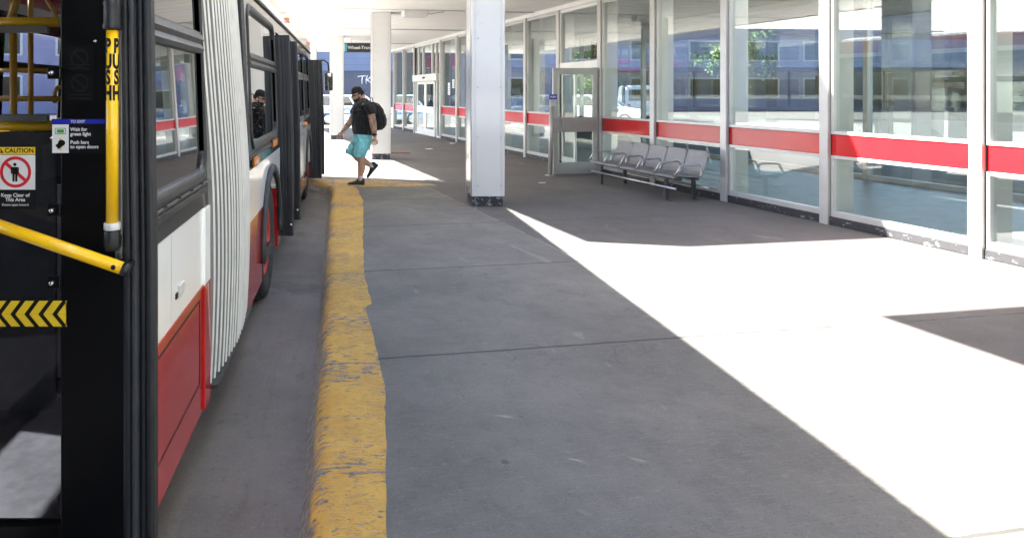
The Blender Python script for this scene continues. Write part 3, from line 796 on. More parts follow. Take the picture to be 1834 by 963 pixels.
# trims: cantrail gutter, ledge under the windows, arch lips
for y0, y1 in ((-5.6,3.28),(4.5,12.8)):
    g = MB(); strip(g, 1, y0, y1, 2.525, 2.55, 0, .01, .016); g.build('gutter', M['rubber'], BUS)
for y0, y1 in ((2.04,3.22),(4.62,6.45)):
    g = MB(); strip(g, 1, y0, y1, 1.325, 1.352, 0, .01, .014); strip(g, 1, y0, y1, 1.352, 1.366, 0, .01, .007); g.build('ledge', M['frame'], BUS, bevel=.003)
g = MB()
y = 2.1
while y < 3.2: strip(g, 1, y, y+.16, 1.366, 1.374, 0, .01, .013); y += .21
g.build('ledge_clip', M['trim'], BUS)
g = MB(); strip(g, 1, 4.495, 4.63, 1.27, 2.53, 0, .01, .010); g.build('end_seal', M['rubber'], BUS, bevel=.004)
for y0, y1 in ((3.16,3.283),(4.497,4.60)):
    g = MB(); strip(g, 1, y0, y1, .30, .885, 1, .01, .012); strip(g, 1, y0, y1, .886, 1.25, 0, .01, .012); g.build('corner_panel', BM, BUS, bevel=.006)
def hatch(y0, y1, z0, z1, mt):
    g = MB()
    for a, b, c, d in ((y0,y1,z0,z0+.006),(y0,y1,z1-.006,z1),(y0,y0+.006,z0+.0062,z1-.0062),(y1-.006,y1,z0+.0062,z1-.0062)): strip(g, 1, a, b, c, d, 0, .01, .0025)
    g.build('hatch_seam', mt, BUS)
hatch(2.15, 3.10, .45, .84, M['well'])
g = MB(); strip(g, 1, 2.035, 3.17, .8805, .8925, 0, .01, .004); g.build('rub_strip', M['bred'], BUS, bevel=.002)
g = MB(); strip(g, 1, 2.60, 2.604, .90, 1.245, 0, .01, .0012); strip(g, 1, 2.04, 3.15, 1.2475, 1.2515, 0, .01, .0012); g.build('panel_seam', M['seal'], BUS)
hatch(8.1, 10.3, .60, 1.18, M['well']); hatch(8.0, 10.5, .33, .52, M['well'])
g = MB(); g.box((.0,2.70,.985),(.012,2.78,1.02), 0); g.box((.0,2.66,.975),(.006,2.69,1.0), 1); g.build('latch', [M['aluw'], M['well']], BUS, bevel=.003)
for yc in (MW, FW):
    g = MB(); ra, rb = .605, .665
    rings = []
    for k in range(25):
        a = R(-4 + 188*k/24); c, s_ = math.cos(a), math.sin(a)
        rings.append([(x, yc + r*c, .50 + r*s_) for x, r in ((.0,ra-.02),(.035,ra),(.035,rb-.01),(.0,rb))])
    g.loft(rings, 0, True, True); g.build('wheel_arch', M['rubber2'], BUS)
# wheels
def wheel(yc):
    w = MB(); w.lathe([(.28,-.02),(.34,.0),(.40,.012),(.46,.008),(.487,-.02),(.495,-.06),(.495,-.22),(.48,-.27),(.30,-.28)], (-.03,yc,.495), 'X', 48)
    for k in range(40):
        a = 2*PI*k/40; Mx = Matrix.Translation((-.17,yc,.495)) @ Matrix.Rotation(a, 4, 'X')
        w.box((-.10,-.016,.490),(.10,.016,.502), 0, Mx)
    par = bpy.data.objects.new('wheel', None); COL.objects.link(par); par.parent = BUS
    w.build('tyre', M['tyre'], par)
    r = MB(); r.lathe([(.285,-.03),(.30,-.012),(.275,-.02),(.255,-.09),(.19,-.11),(.17,-.08),(.09,-.07),(.085,-.05),(.0001,-.045)], (-.03,yc,.495), 'X', 40)
    for k in range(10):
        a = 2*PI*k/10; r.lathe([(.0001,.02),(.016,.02),(.018,-.03)], (-.13,yc+.225*math.cos(a),.495+.225*math.sin(a)), 'X', 8)
    r.build('rim', M['rim'], par)
wheel(MW); wheel(FW)
# bellows, pale crests with the shade of the folds painted on the flanks
g = MB(); N = 18; ya, yb = 3.285, 4.497
prof = [(.035,.36),(.047,.6),(.055,.95),(.045,1.4),(.0,2.0),(-.035,2.45),(-.055,2.65),(-.075,2.80),(-.12,2.89),(-.21,2.955),(-.45,3.01)]
def smoothed(p, n=5):
    o = []
    for i in range(len(p)-1):
        p0, p1, p2, p3 = p[max(i-1,0)], p[i], p[i+1], p[min(i+2,len(p)-1)]
        for k in range(n):
            t = k/n; o.append(tuple(.5*((2*p1[j]) + (-p0[j]+p2[j])*t + (2*p0[j]-5*p1[j]+4*p2[j]-p3[j])*t*t + (-p0[j]+3*p1[j]-3*p2[j]+p3[j])*t**3) for j in (0,1)))
    return o + [p[-1]]
prof = smoothed(prof)
prof = prof + [(-WB-x, z) for x, z in prof[::-1]]
def sec(off, y):
    return [((x + off*(1 if x > -1.2 else -1)) if z < 2.7 else x, y + .005*math.sin(z*2.4 + y*31), z + (off*.15 if z > 2.7 else 0)) for x, z in prof]
rw = random.Random(4)
for k in range(N):
    c = ya + (yb-ya)*(k+.5)/N; h = (yb-ya)/N/2; q = .001*rw.uniform(-1,1) + .040*math.sin(PI*(k+.5)/N) - .018
    c += h*.10*rw.uniform(-1,1)
    shade_fold = lambda *p: g.loft([sec(q - .02 + o, c + dy*h) for dy, o in p], 1, False, False, closed=False)
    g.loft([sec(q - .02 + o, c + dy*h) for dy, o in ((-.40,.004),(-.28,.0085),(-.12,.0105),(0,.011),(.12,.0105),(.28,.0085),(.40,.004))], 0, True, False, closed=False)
    shade_fold((-1,-.032),(-.72,-.026),(-.52,-.010),(-.40,.004)); shade_fold((.40,.004),(.52,-.010),(.72,-.026),(1,-.032))
g.build('bellows', [M['bellow'], M['bellow_shade']], BUS)
g = MB(); g.box((-WB-.03,3.29,.345),(.045,4.49,.364)); g.box((-WB+.3,3.2,.34),(-.3,4.58,.42)); g.build('turntable_and_sun_block', M['dgrey'], BUS)  # wide plate added to block sun leaking under the bellows, plus the turntable
# marker lamps
for (y, z, w) in ((4.72,1.305,.19),(5.92,1.345,.30)):
    g = MB(); g.box((0,y-.01,z-.042),(.014,y+w+.01,z+.042), 1); lamp_base = g.build('marker_lamp', [M['amber'], M['rubber']], BUS, bevel=.004)
    for k in range(2):
        g = MB(); g.box((.0145,y+.004+k*w/2,z-.034),(.034,y+w/2-.004+k*w/2,z+.034)); g.build('lens', M['amber'], lamp_base, bevel=.008)
for (y, z) in ((8.0,2.66),(12.2,2.68),(10.6,1.30)):
    g = MB(); x = -T(z); g.box((x-.01,y,z-.03),(x+.035,y+.10,z+.03)); g.build('marker_lamp', M['amber'], BUS, bevel=.01)

# door leaves standing open across the flank
def small_leaf(y, zb, out, rib=1):
    g = MB(); zt = 2.38
    rings = []
    sec_ = [(-.62,-.022),(-.03,-.022),(-.02,-.034),(.02,-.036),(.035,-.024),(.035,.024),(.02,.036),(-.02,.034),(-.03,.022),(-.62,.022)]
    for z in (zb, (zb+zt)/2, zt):
        t = T(z)
        rings.append([(out - t + x - .035, y + yy, z) for x, yy in sec_])
    g.loft(rings, 0, False, True)
    for d in (-.105,-.065):
        g.tube([(out + d - T(zb), y-.022, zb+.01), (out + d - T(2.0), y-.022, 2.0), (out + d - T(zt), y-.022, zt-.01)], .009, 8, 1)
    return g.build('door_leaf', [M['rubber'], M['rubber2']], BUS, bevel=.004)
small_leaf(6.86, .335, .125); small_leaf(7.72, .335, .135); small_leaf(12.08, .25, .20); small_leaf(12.66, .25, .225)
for yy in (6.86, 7.72):
    for z in (.45,): 
        g = MB(); g.lathe([(.0001,0),(.013,.0),(.013,.02)], (.10, yy-.046, z), 'Y', 8); g.build('hinge_bolt', M['sil'], BUS)

# the near door leaf, seen from the pavement
LY = 1.98
LF = bpy.data.objects.new('door_leaf', None); COL.objects.link(LF); LF.parent = BUS
def lx(u, y=LY): return bl(u, 0, y).x
def lz(v, y=LY): return bl(0, v, y).z
zb, zt = .42, 2.36
xl, xr = -.60, lx(224)
g = MB()
g.box((lx(108),LY,zb),(xr,LY+.04,zt), 0)                                     # wide stile
g.box((xl,LY,zb),(xl+.05,LY+.04,zt), 0); g.box((xl+.0505,LY,zt-.06),(lx(108)-.0005,LY+.04,zt), 0); g.box((xl+.0505,LY,zb),(lx(108)-.0005,LY+.04,zb+.10), 0)
g.build('leaf_frame', [M['bblack']], LF, bevel=.004)
g = MB()
a = lx(224)
for u0, u1, d, mm in ((222,238,.012,0),(238,252,.022,1),(252,263,.008,0),(263,279,.020,0)):
    x0, x1 = lx(u0)+.0005, lx(u1)-.0005
    ring = [(x0, LY+.03), (x0, LY-d*.5), (x0+(x1-x0)*.25, LY-d), (x0+(x1-x0)*.75, LY-d), (x1, LY-d*.5), (x1, LY+.03)]
    g.loft([[(x - T(z)*.35, y, z) for x, y in ring] for z in (zb, 1.3, zt)], mm, False, True)
g.build('edge_seal', [M['rubber'], M['rubber2']], LF, bevel=.003)
g = MB(); g.box((xl+.04,LY+.016,zb+.09),(lx(110),LY+.022,zt-.05)); g.build('pane', M['lglass'], LF)
g = MB(); g.box((lx(208),LY-.010,lz(463)),(lx(221),LY-.0005,zt-.06)); g.build('bar_channel', M['trim'], LF, bevel=.003)
BYY = LY - .055
bx = bl(201, 0, BYY).x; zz = lambda v: bl(0, v, BYY).z
g = MB(); br = .0172
g.tube([(bx,BYY,zz(398)),(bx,BYY,zz(55))], br, 32, 0)
def wrap(a0):
    def f(x, y):
        a = -PI/2 + a0 + x/br
        return (bx + (br+.0006)*math.cos(a), BYY + (br+.0006)*math.sin(a), y)
    return f
pb = g.build('push_bar', [M['yel'], M['blk']], LF)
g = MB()
for ch, v in (('P',84),('U',112),('S',140),('H',168)):
    for a0 in (R(-24), R(62)):
        vs, fs = text_geo(ch, .056, .0026, 'CENTER'); w = wrap(a0)
        bm = bmesh.new(); bv = [bm.verts.new(p) for p in vs]
        for f in fs: bm.faces.new([bv[i] for i in f])
        for _ in range(5):
            bmesh.ops.triangulate(bm, faces=bm.faces[:])
            lg_ = [e for e in bm.edges if e.calc_length() > .005]
            if not lg_: break
            bmesh.ops.subdivide_edges(bm, edges=lg_, cuts=1)
        bmesh.ops.triangulate(bm, faces=bm.faces[:]); bm.verts.index_update()
        g.add([w(v_.co.x*.62, zz(v) + v_.co.y) for v_ in bm.verts], [[x.index for x in f.verts] for f in bm.faces], 0); bm.free()
g.build('push_lettering', M['blk'], pb)
g = MB(); g.lathe([(.0001,zz(411)),(.0235,zz(411)),(.0235,zz(398)),(.0001,zz(398))], (bx,BYY,0), 'Z', 28); g.build('collar', M['aluw'], pb, bevel=.002)
g = MB()
g.lathe([(.0001,zz(448)),(.018,zz(448)),(.0225,zz(440)),(.0225,zz(412)),(.0001,zz(412))], (bx,BYY,0), 'Z', 20)
g.box((bx-.012,BYY,zz(448)),(bx+.012,LY-.001,zz(425)))
g.build('bracket', M['rubber'], pb, bevel=.002)
g = MB()
g.lathe([(.0001,zz(54)),(.024,zz(54)),(.0265,zz(48)),(.024,zz(42)),(.024,zz(12)),(.027,zz(6)),(.024,zz(0)),(.024,zz(-20)),(.0001,zz(-20))], (bx,BYY,0), 'Z', 20)
g.box((bx-.012,BYY,zz(35)),(bx+.012,LY-.001,zz(8)))
g.build('bracket', M['rubber'], pb, bevel=.002)
g = MB(); g.lathe([(.0001,-.012),(.007,-.012),(.008,-.0105)], (lx(214.5),LY,lz(456)), 'Y', 8); g.build('bolt', M['darksteel'], LF)
# slanted yellow rail
HY = LY - .10
h0, h1 = bl(-60, 384, HY), bl(217, 481, HY)
h1.x = bl(221, 0, HY).x
g = MB(); g.tube([h0, h0.lerp(h1,.5), h1], .0178, 24, 0); hr = g.build('hand_rail', M['yel'], LF)
d = (h1-h0).normalized(); g = MB(); g.tube([h1 - d*.002, h1 + d*.012, h1 + d*.018], [.0195,.0195,.012], 20); g.tube([h1 + d*.004, h1 + d*.002 + Vector((-.004,.095,-.004))], .010, 10); g.build('end_cap', M['rubber'], hr)
q = h1 - d*.024; g = MB(); g.lathe([(.0001,-.0180),(.007,-.0180),(.007,-.015)], q, 'Y', 12); g.build('screw_hole', M['blk'], hr)
# glass clips with bolts
for (u, v) in ((97,131),(97,376),(97,505)):
    c = bl(u, v, LY-.006); g = MB(); g.box((c.x-.019,LY-.014,c.z-.018),(c.x+.022,LY-.0008,c.z+.018), 0); k = g.build('glass_clip', M['bblack'], LF, bevel=.004)
    g = MB(); g.lathe([(.0001,-.010),(.005,-.010),(.0072,-.006),(.0072,0)], (c.x-.003,LY-.014,c.z), 'Y', 12); g.build('bolt', M['sil'], k)
for (u, v) in ((171,74),(93,247)):
    c = bl(u, v, LY); g = MB(); g.lathe([(.0001,-.006),(.004,-.006),(.0055,-.0005)], (c.x,LY,c.z), 'Y', 10); g.build('bolt', M['sil'], LF)
# notices
def on(u, v, d): return (lx(u), LY - d, lz(v))
def plate(g, u0, v0, u1, v1, d, m, th=.0006):
    g.box((lx(u0), LY-d, lz(v1)), (lx(u1), LY-d+th, lz(v0)), m)
def wr(g, txt, u, v, hpx, d, m, bold=.0, al='LEFT'):
    x0, z0 = lx(u), lz(v); g.text(txt, hpx*.00165*1.0, lambda x, y: (x0+x, LY-d, z0+y), m, bold, al)
def line(g, pts, w, d, m):
    for p, q in zip(pts, pts[1:]):
        a, b = Vector((lx(p[0]), lz(p[1]))), Vector((lx(q[0]), lz(q[1]))); t = (b-a).normalized(); n = Vector((-t.y, t.x))*w*.00165/2
        g.add([(a.x+n.x,LY-d,a.y+n.y),(a.x-n.x,LY-d,a.y-n.y),(b.x-n.x,LY-d,b.y-n.y),(b.x+n.x,LY-d,b.y+n.y)], [(0,1,2,3)], m)
def disc(g, u, v, rx, ry, d, m, n=24):
    c = (lx(u), lz(v)); g.add([(c[0]+rx*.00165*math.cos(2*PI*k/n), LY-d, c[1]+ry*.00165*math.sin(2*PI*k/n)) for k in range(n)], [list(range(n))], m)
def ringd(g, u, v, ro, ri, d, m, n=40, asp=1.0):
    c = (lx(u), lz(v)); s_ = .00165
    vs = [(c[0]+r*s_*asp*math.cos(2*PI*k/n), LY-d, c[1]+r*s_*math.sin(2*PI*k/n)) for r in (ro, ri) for k in range(n)]
    g.add(vs, [(k,(k+1)%n,n+(k+1)%n,n+k) for k in range(n)], m)
g = MB()                                                    # TO EXIT notice
plate(g, 93, 213, 188, 275, .0012, 0); plate(g, 94, 213.5, 188, 222, .0018, 1); plate(g, 94, 223, 123.5, 274, .0018, 2)
wr(g, 'TO EXIT', 140, 218, 6.8, .0024, 2, .0003, 'CENTER')
for i, t in enumerate(('Wait for', 'green light')): wr(g, t, 126.5, 232+i*8.3, 8.6, .0024, 2, .0004)
for i, t in enumerate(('Push bars', 'to open doors')): wr(g, t, 126.5, 255+i*8, 8.6, .0024, 2, .0004)
plate(g, 102.5, 232, 115, 238, .0024, 3); 
for p in ([(99.5,230),(118,230)],[(99.5,240),(118,240)],[(99.5,230),(99.5,240)],[(118,230),(118,240)]): line(g, p, 1.2, .0024, 3)
plate(g, 107, 247.5, 111, 269, .0022, 4)
disc(g, 111, 256, 6.5, 5.5, .0026, 5); line(g, [(110,258),(102.5,264)], 9, .0026, 5)
g.build('exit_notice', [M['faint2'], M['blu'], M['wht'], M['grn'], M['ylw'], M['blk']], LF)
g = MB()                                                    # CAUTION notice
plate(g, -9, 262, 65, 375, .0012, 0); plate(g, -8, 263.5, 63.5, 276.5, .0018, 1); plate(g, -8, 277.5, 63.5, 339.5, .0018, 2)
wr(g, 'CAUTION', 9, 270, 11.5, .0024, 0, .0005)
g.add([(lx(-4),LY-.0024,lz(274)),(lx(7.5),LY-.0024,lz(274)),(lx(1.8),LY-.0024,lz(265.5))], [(0,1,2)], 0)
line(g, [(1.8,268.3),(1.8,272.8)], 1.3, .003, 1)
ringd(g, 28.5, 308, 28, 22.5, .0024, 3); line(g, [(12,293),(46,323)], 6, .0022, 3)
disc(g, 27.5, 294.5, 2.9, 2.9, .003, 0)
for (a, b, w) in (((27.5,299),(27.5,312),9),((21.6,299.5),(21.6,311),2.6),((33.4,299.5),(33.4,311),2.6),((25,311),(25,325),3.9),((30,311),(30,325),3.9)): line(g, [a, b], w, .003, 0)
wr(g, 'Keep Clear of', 28, 349.5, 9.0, .0024, 2, .0003, 'CENTER'); wr(g, 'This Area', 28, 357.5, 9.0, .0024, 2, .0003, 'CENTER'); wr(g, 'Doors open inward', 28, 366.5, 6.0, .0024, 2, .0001, 'CENTER')
g.build('caution_notice', [M['blk'], M['ylw'], M['wht'], M['sred']], LF)
g = MB()                                                    # two faint dark notices
for v0, v1, c in ((82,128,105),(132,182,149)):
    plate(g, 118, v0, 168, v1, .0012, 0); ringd(g, 143, c, 16, 13, .0018, 1); line(g, [(133,c-9),(153,c+9)], 3, .0018, 1)
    for k in range(2): line(g, [(124,v1-12+k*7),(162,v1-12+k*7)], 2.2, .0018, 1)
g.build('dark_notice', [M['faint2'], M['faint']], LF)
g = MB()                                                    # hazard tape at the foot of the pane
plate(g, -60, 537, 119, 585, .0012, 0)
for k in range(8):
    u = -52 + k*25.0
    u1 = min(u+22, 118)
    g.add([(lx(u-20),LY-.0018,lz(562)),(lx(u-4),LY-.0018,lz(562)),(lx(min(u+14,118)),LY-.0018,lz(538)),(lx(u-2),LY-.0018,lz(538))], [(0,1,2,3)], 1)
    g.add([(lx(u-20),LY-.0018,lz(562.2)),(lx(u-4),LY-.0018,lz(562.2)),(lx(min(u+14,118)),LY-.0018,lz(584)),(lx(u-2),LY-.0018,lz(584))], [(0,1,2,3)], 1)
g.build('hazard_tape', [M['blk'], M['ylw']], LF)

# interior seen through the door glass
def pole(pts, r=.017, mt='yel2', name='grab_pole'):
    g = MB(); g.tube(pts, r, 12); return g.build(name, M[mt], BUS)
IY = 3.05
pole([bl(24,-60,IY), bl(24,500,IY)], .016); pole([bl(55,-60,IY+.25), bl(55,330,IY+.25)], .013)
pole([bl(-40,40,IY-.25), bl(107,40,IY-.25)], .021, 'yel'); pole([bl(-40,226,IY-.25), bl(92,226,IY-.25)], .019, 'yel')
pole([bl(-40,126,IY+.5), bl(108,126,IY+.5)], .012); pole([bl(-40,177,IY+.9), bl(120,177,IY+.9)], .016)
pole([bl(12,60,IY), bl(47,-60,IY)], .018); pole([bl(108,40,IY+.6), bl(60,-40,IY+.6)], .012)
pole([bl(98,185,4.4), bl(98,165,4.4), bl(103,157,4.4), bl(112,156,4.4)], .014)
for v in (52, 212):
    p, q = bl(-40,v-6.5,IY-.3), bl(84,v+6.5,IY-.3); g = MB(); g.box((p.x,p.y,q.z),(q.x,p.y+.03,p.z)); g.build('guard_rail', M['rail'], BUS, bevel=.004)
p, q = bl(-60,236,IY-.2), bl(100,560,IY-.2); g = MB(); g.box((p.x,p.y,.45),(q.x,p.y+.02,p.z)); g.build('modesty_panel', M['dgrey'], BUS, bevel=.006)
def seat(x, y, rot=0):
    s_ = bpy.data.objects.new('seat', None); COL.objects.link(s_); s_.parent = BUS; s_.location = (x, y, .42); s_.rotation_euler = (0,0,rot)
    g = MB(); g.box((-.22,-.20,.36),(.22,.24,.44)); g.build('cushion', M['seat'], s_, bevel=.04)
    g = MB(); g.box((-.22,-.28,.42),(.22,-.20,1.0), 0, Matrix.Rotation(R(6), 4, 'X')); g.build('back_rest', M['seat'], s_, bevel=.04)
    g = MB(); g.tube([(-.18,-.30,1.03),(-.18,-.31,1.10),(.18,-.31,1.10),(.18,-.30,1.03)], .013, 8); g.build('hand_hold', M['yel2'], s_)
    g = MB(); g.tube([(0,0,0),(0,0,.36)], .035, 10); g.build('pedestal', M['darksteel'], s_)
for (x, y) in ((-.85,5.0),(-2.25,4.95),(-1.75,4.95),(-2.25,5.8),(-1.75,5.8),(-2.25,6.7),(-1.75,6.7),(-2.25,9.0),(-2.25,10.0),(-.35,8.7),(-.35,9.7),(-2.25,2.6),(-1.75,2.6)): seat(x, y)
# mirror on the front corner
mr = bpy.data.objects.new('side_mirror', None); COL.objects.link(mr); mr.parent = BUS
mp = bl(589, 147, 13.0)
g = MB(); g.tube([(-.10,13.05,2.40),(mp.x-.1,13.10,2.42),(mp.x-.02,13.07,2.36),(mp.x,13.03,2.20)], .018, 8); g.build('mirror_arm', M['rubber'], mr)
g = MB(); g.box((mp.x-.085,12.97,mp.z-.17),(mp.x+.075,13.07,mp.z+.18)); g.build('housing', M['rubber'], mr, bevel=.03, seg=3)
g = MB(); g.box((mp.x-.075,12.962,mp.z-.06),(mp.x+.045,12.9695,mp.z+.165)); g.box((mp.x-.075,12.962,mp.z-.155),(mp.x+.045,12.9695,mp.z-.08)); g.build('mirror_glass', paint('mirror', (.85,.88,.88), .03, 1, 0), mr)

# ------------------------------------------------------------------ the walking man
PX, PY = .12, 12.02
PE = thing('person', 'person walking left in black cap, black t-shirt and turquoise shorts', 'person', (PX, PY, 0))
def q(u, v, y=0): return Vector(((u-637)*.01, y, (330-v)*.01))
HP = q(648, 179)
def bow(mb, i0=0, a=R(-9)):
    Mx = Matrix.Rotation(a, 3, 'Y')
    for i in range(i0, len(mb.v)): mb.v[i] = tuple(HP + Mx @ (Vector(mb.v[i]) - HP))
    return mb
b = MB()
def limb(pts, rs, n=14): b.tube(pts, rs, n)
# legs
limb([q(650,244,-.10), q(648,262,-.105), q(646,279,-.11), q(647.5,290,-.11), q(647,303,-.11), q(645,314,-.11), q(645,323,-.11)], [.095,.098,.078,.072,.066,.046,.045])
limb([q(648,244,.10), q(640,260,.11), q(633,276,.115), q(641,284,.115), q(652,290,.115), q(663,296.5,.115), q(668,300,.115)], [.095,.095,.076,.066,.065,.043,.042])
# trunk
def ringxy(u0, u1, v, ry, yc=0, n=22, tilt=0): 
    c = (u0+u1)/2; rx = (u1-u0)/200
    return [Vector(((c-637)*.01 + rx*math.cos(2*PI*k/n), yc + ry*math.sin(2*PI*k/n), (330-v)*.01 + tilt*math.cos(2*PI*k/n))) for k in range(n)]
b.loft([ringxy(638,661,246,.15), ringxy(636,663,225,.18), ringxy(634,664,200,.19), ringxy(639,662,188,.17), ringxy(644,659,180,.085), ringxy(643,655,174,.065), ringxy(641,653,168,.062)])
# head, turned down a little
hm = Matrix.Rotation(R(-14), 3, 'Y'); i0 = len(b.v)
b.ell(q(641.5,166.5), (.098,.078,.112), 0, 20, 14, hm)
b.ell(q(637.8,174.5), (.062,.060,.060), 0, 16, 10)                        # jaw
b.tube([q(632.6,169), q(631.1,173.4), q(632.8,174.8)], [.010,.016,.012], 8)     # nose
b.ell(q(632.9,177.7), (.014,.026,.011), 0, 10, 8)                        # lips
for sy in (-1, 1): b.ell(q(646,170.8, sy*.078), (.020,.012,.032), 0, 10, 8)     # ears
bow(b, i0)
# near arm
limb([q(659,189,-.20), q(663.5,200,-.235), q(666,212,-.245), q(667,220,-.245), q(669,231,-.24), q(670.2,240,-.235), q(670.6,244,-.235)], [.085,.073,.064,.066,.055,.037,.034])
def hand(w, base, d, side, yc):
    # palm and five curled fingers; d = direction down the hand
    pl = w + d*.085
    b.tube([w, w + d*.045, pl], [.032,.042,.036], 12, 0, True, .62)
    ax = Vector((-d.z, 0, d.x)).normalized()
    for k, (o, L) in enumerate(((-.036,.080),(-.012,.093),(.012,.088),(.035,.070))):
        p0 = pl - d*.02 + ax*o; c = Vector((0, side*.022, 0)); e = -ax*.012
        b.tube([p0, p0 + d*L*.45 + c*.3 + ax*o*.25, p0 + d*L*.85 + c*.8 + e + ax*o*.3, p0 + d*L*1.05 + c*1.5 + e*2 + ax*o*.3], [.0098,.0092,.0088,.0075], 8)
    t0 = w + d*.03 - ax*.030
    b.tube([t0, t0 + d*.035 - ax*.022 + Vector((0,side*.01,0)), t0 + d*.065 - ax*.026 + Vector((0,side*.02,0))], [.013,.0115,.009], 8)
hand(q(670.6,243,-.235), 0, Vector((.10,0,-1)).normalized(), 1, -.235)
# far arm reaching forward
limb([q(643,190,.20), q(637,201,.235), q(631.5,212,.245), q(628,219,.24), q(621,228,.22), q(615,235,.20), q(613,237.5,.20)], [.082,.070,.062,.058,.052,.036,.033])
hand(q(613.5,236.5,.20), 0, Vector((-.38,0,-.92)).normalized(), -1, .20)
b.build('body', M['skin'], PE, remesh=.005, smooth=2)
# shorts
b = MB()
b.loft([ringxy(633.5,666,238,.205), ringxy(632,667,245,.215), ringxy(631,667,255,.215), ringxy(633,664,262,.19)])
def rr2(c, rx, ry, n=20): return [Vector((c.x + rx*math.cos(2*PI*k/n), c.y + ry*math.sin(2*PI*k/n), c.z)) for k in range(n)]
b.loft([rr2(q(651,250,-.10),.135,.12), rr2(q(648.5,262,-.11),.135,.125), rr2(q(645.5,272,-.115),.118,.122), rr2(q(643.8,280,-.115),.103,.115)])
b.loft([rr2(q(645,250,.10),.145,.12), rr2(q(637,262,.11),.13,.125), rr2(q(630.5,270,.115),.115,.12), [p + Vector((0,0,.028*(-(p.x-q(626.5,277).x)/.09))) for p in rr2(q(626.8,277.5,.115),.088,.11)]])
sh = b.build('shorts', M['shorts'], PE, remesh=.009, smooth=3, crease=.013)
# t-shirt with sleeves
b = MB()
b.loft([ringxy(632,667,241,.208,0,24,-.018), ringxy(630.5,668,232,.222,0,24,-.01), ringxy(629.3,668,222,.232), ringxy(629.2,668.5,210,.232), ringxy(629,669,199,.23), ringxy(631.5,668.5,190,.225), ringxy(636,665,184,.185), ringxy(640.5,661.5,180,.115), ringxy(642.5,658,176.5,.082)])
b.tube([q(655,186,-.14), q(661,191,-.215), q(664.2,198,-.24), q(665.4,204.3,-.247)], [.085,.100,.092,.084], 18)
b.tube([q(648,186,.14), q(641,192,.215), q(637,199,.24), q(633.5,206,.247)], [.085,.098,.088,.080], 18)
b.build('t_shirt', M['shirt'], PE, remesh=.008, smooth=3, crease=.011)
g = MB(); g.loft([[q(647.5+x, 185.5+y, -.205-.004*x) for x, y in ((0,0),(1.2,.9),(5,-1.2),(1.4,1.9))], [q(647.5+x, 185.5+y, -.213-.004*x) for x, y in ((0,0),(1.2,.9),(5,-1.2),(1.4,1.9))]], 0, False); g.build('shirt_mark', M['wht'], PE)
g = MB(); g.box((-.005,0,-.008),(.065,.012,.012), 0, Matrix.Translation(q(639.5,195.3,-.219)) @ Matrix.Rotation(R(-14),4,'Z')); g.build('chest_print', paint('grey chest print', (.06,.06,.065), .7), PE)
# shoes and socks
def shoe(M4):
    g = MB()
    prof = [(-.235,.020,.030,.022),(-.215,.038,.048,.03),(-.16,.047,.058,.042),(-.10,.048,.080,.052),(-.05,.045,.118,.062),(.0,.046,.135,.066),(.04,.043,.132,.06),(.066,.030,.10,.05)]
    rings = []
    for x, hw, h, _ in prof:
        rings.append([M4 @ Vector((x, hw*c, z)) for c, z in ((-.9,.018),(-1,.03),(-.95,h*.55),(-.6,h*.92),(0,h),(.6,h*.92),(.95,h*.55),(1,.03),(.9,.018))])
    g.loft(rings, 0, True, True)
    rings = [[M4 @ Vector((x*1.015, hw*c*1.08, z)) for c, z in ((-1,0),(-1,.026),(1,.026),(1,0))] for x, hw, h, _ in prof]
    g.loft(rings, 1, False, True)
    for k in range(0): g.box((-.11+k*.022,-.024,.082+k*.009),(-.102+k*.022,.024,.090+k*.009), 1, M4)
    g.build('shoe', [M['shoe'], M['sole']], PE, bevel=None)
shoe(Matrix.Translation(q(646.2,330,-.11)))
shoe(Matrix.Translation(q(674.5,302.5,.115)) @ Matrix.Rotation(R(-50), 4, 'Y'))
for p0, p1 in ((q(645.2,314.5,-.11), q(645.5,321,-.11)), (q(663.5,296.6,.115), q(670,301,.115))):
    g = MB(); g.tube([p0, p0.lerp(p1,.5), p1], [.046,.048,.046], 14); g.build('sock', M['sock'], PE)
# cap worn backwards, sunglasses, hair, beard, watch, earbud
g = MB(); cm = Matrix.Rotation(R(-10), 3, 'Y'); rings = []
for r_, h in ((1.0,-.012),(1.04,.0),(1.02,.03),(.93,.064),(.72,.092),(.4,.108),(.05,.113)):
    rings.append([q(642,164.2) + cm @ Vector((r_*.103*math.cos(2*PI*k/24), r_*.086*math.sin(2*PI*k/24), h)) for k in range(24)])
g.loft(rings, 0, True, True)
br_ = [(x, y) for x, y in ((.075,-.072),(.12,-.066),(.158,-.045),(.17,0),(.158,.045),(.12,.066),(.075,.072))]
g.loft([[q(642,164.6) + cm @ Vector((x, y, .006 - (abs(y)**2)*3)) for x, y in br_], [q(642,164.6) + cm @ Vector((x, y, -.004 - (abs(y)**2)*3)) for x, y in br_]], 0, False, True)
bow(g); g.build('cap', M['cap'], PE)
g = MB()
g.loft([[q(633.6,169.3) + Vector((x, y, z)) for y, z in ((-.075,.017),(-.068,-.022),(-.02,-.024),(0,-.008),(.02,-.024),(.068,-.022),(.075,.017))] for x in (-.016,-.002)], 0, False, True)
g.box((0,-.084,.004),(.13,-.079,.014), 0, Matrix.Translation(q(632.8,169.8))); g.box((0,.079,.004),(.13,.084,.014), 0, Matrix.Translation(q(632.8,169.8)))
g.box((-.018,-.083,-.016),(.045,-.077,.016), 0, Matrix.Translation(q(633.2,169.6)))
bow(g); g.build('sunglasses', M['lens'], PE)
g = MB(); g.ell(q(646.2,167.4), (.086,.084,.075), 0, 20, 12); bow(g); g.build('hair', M['hair'], PE)
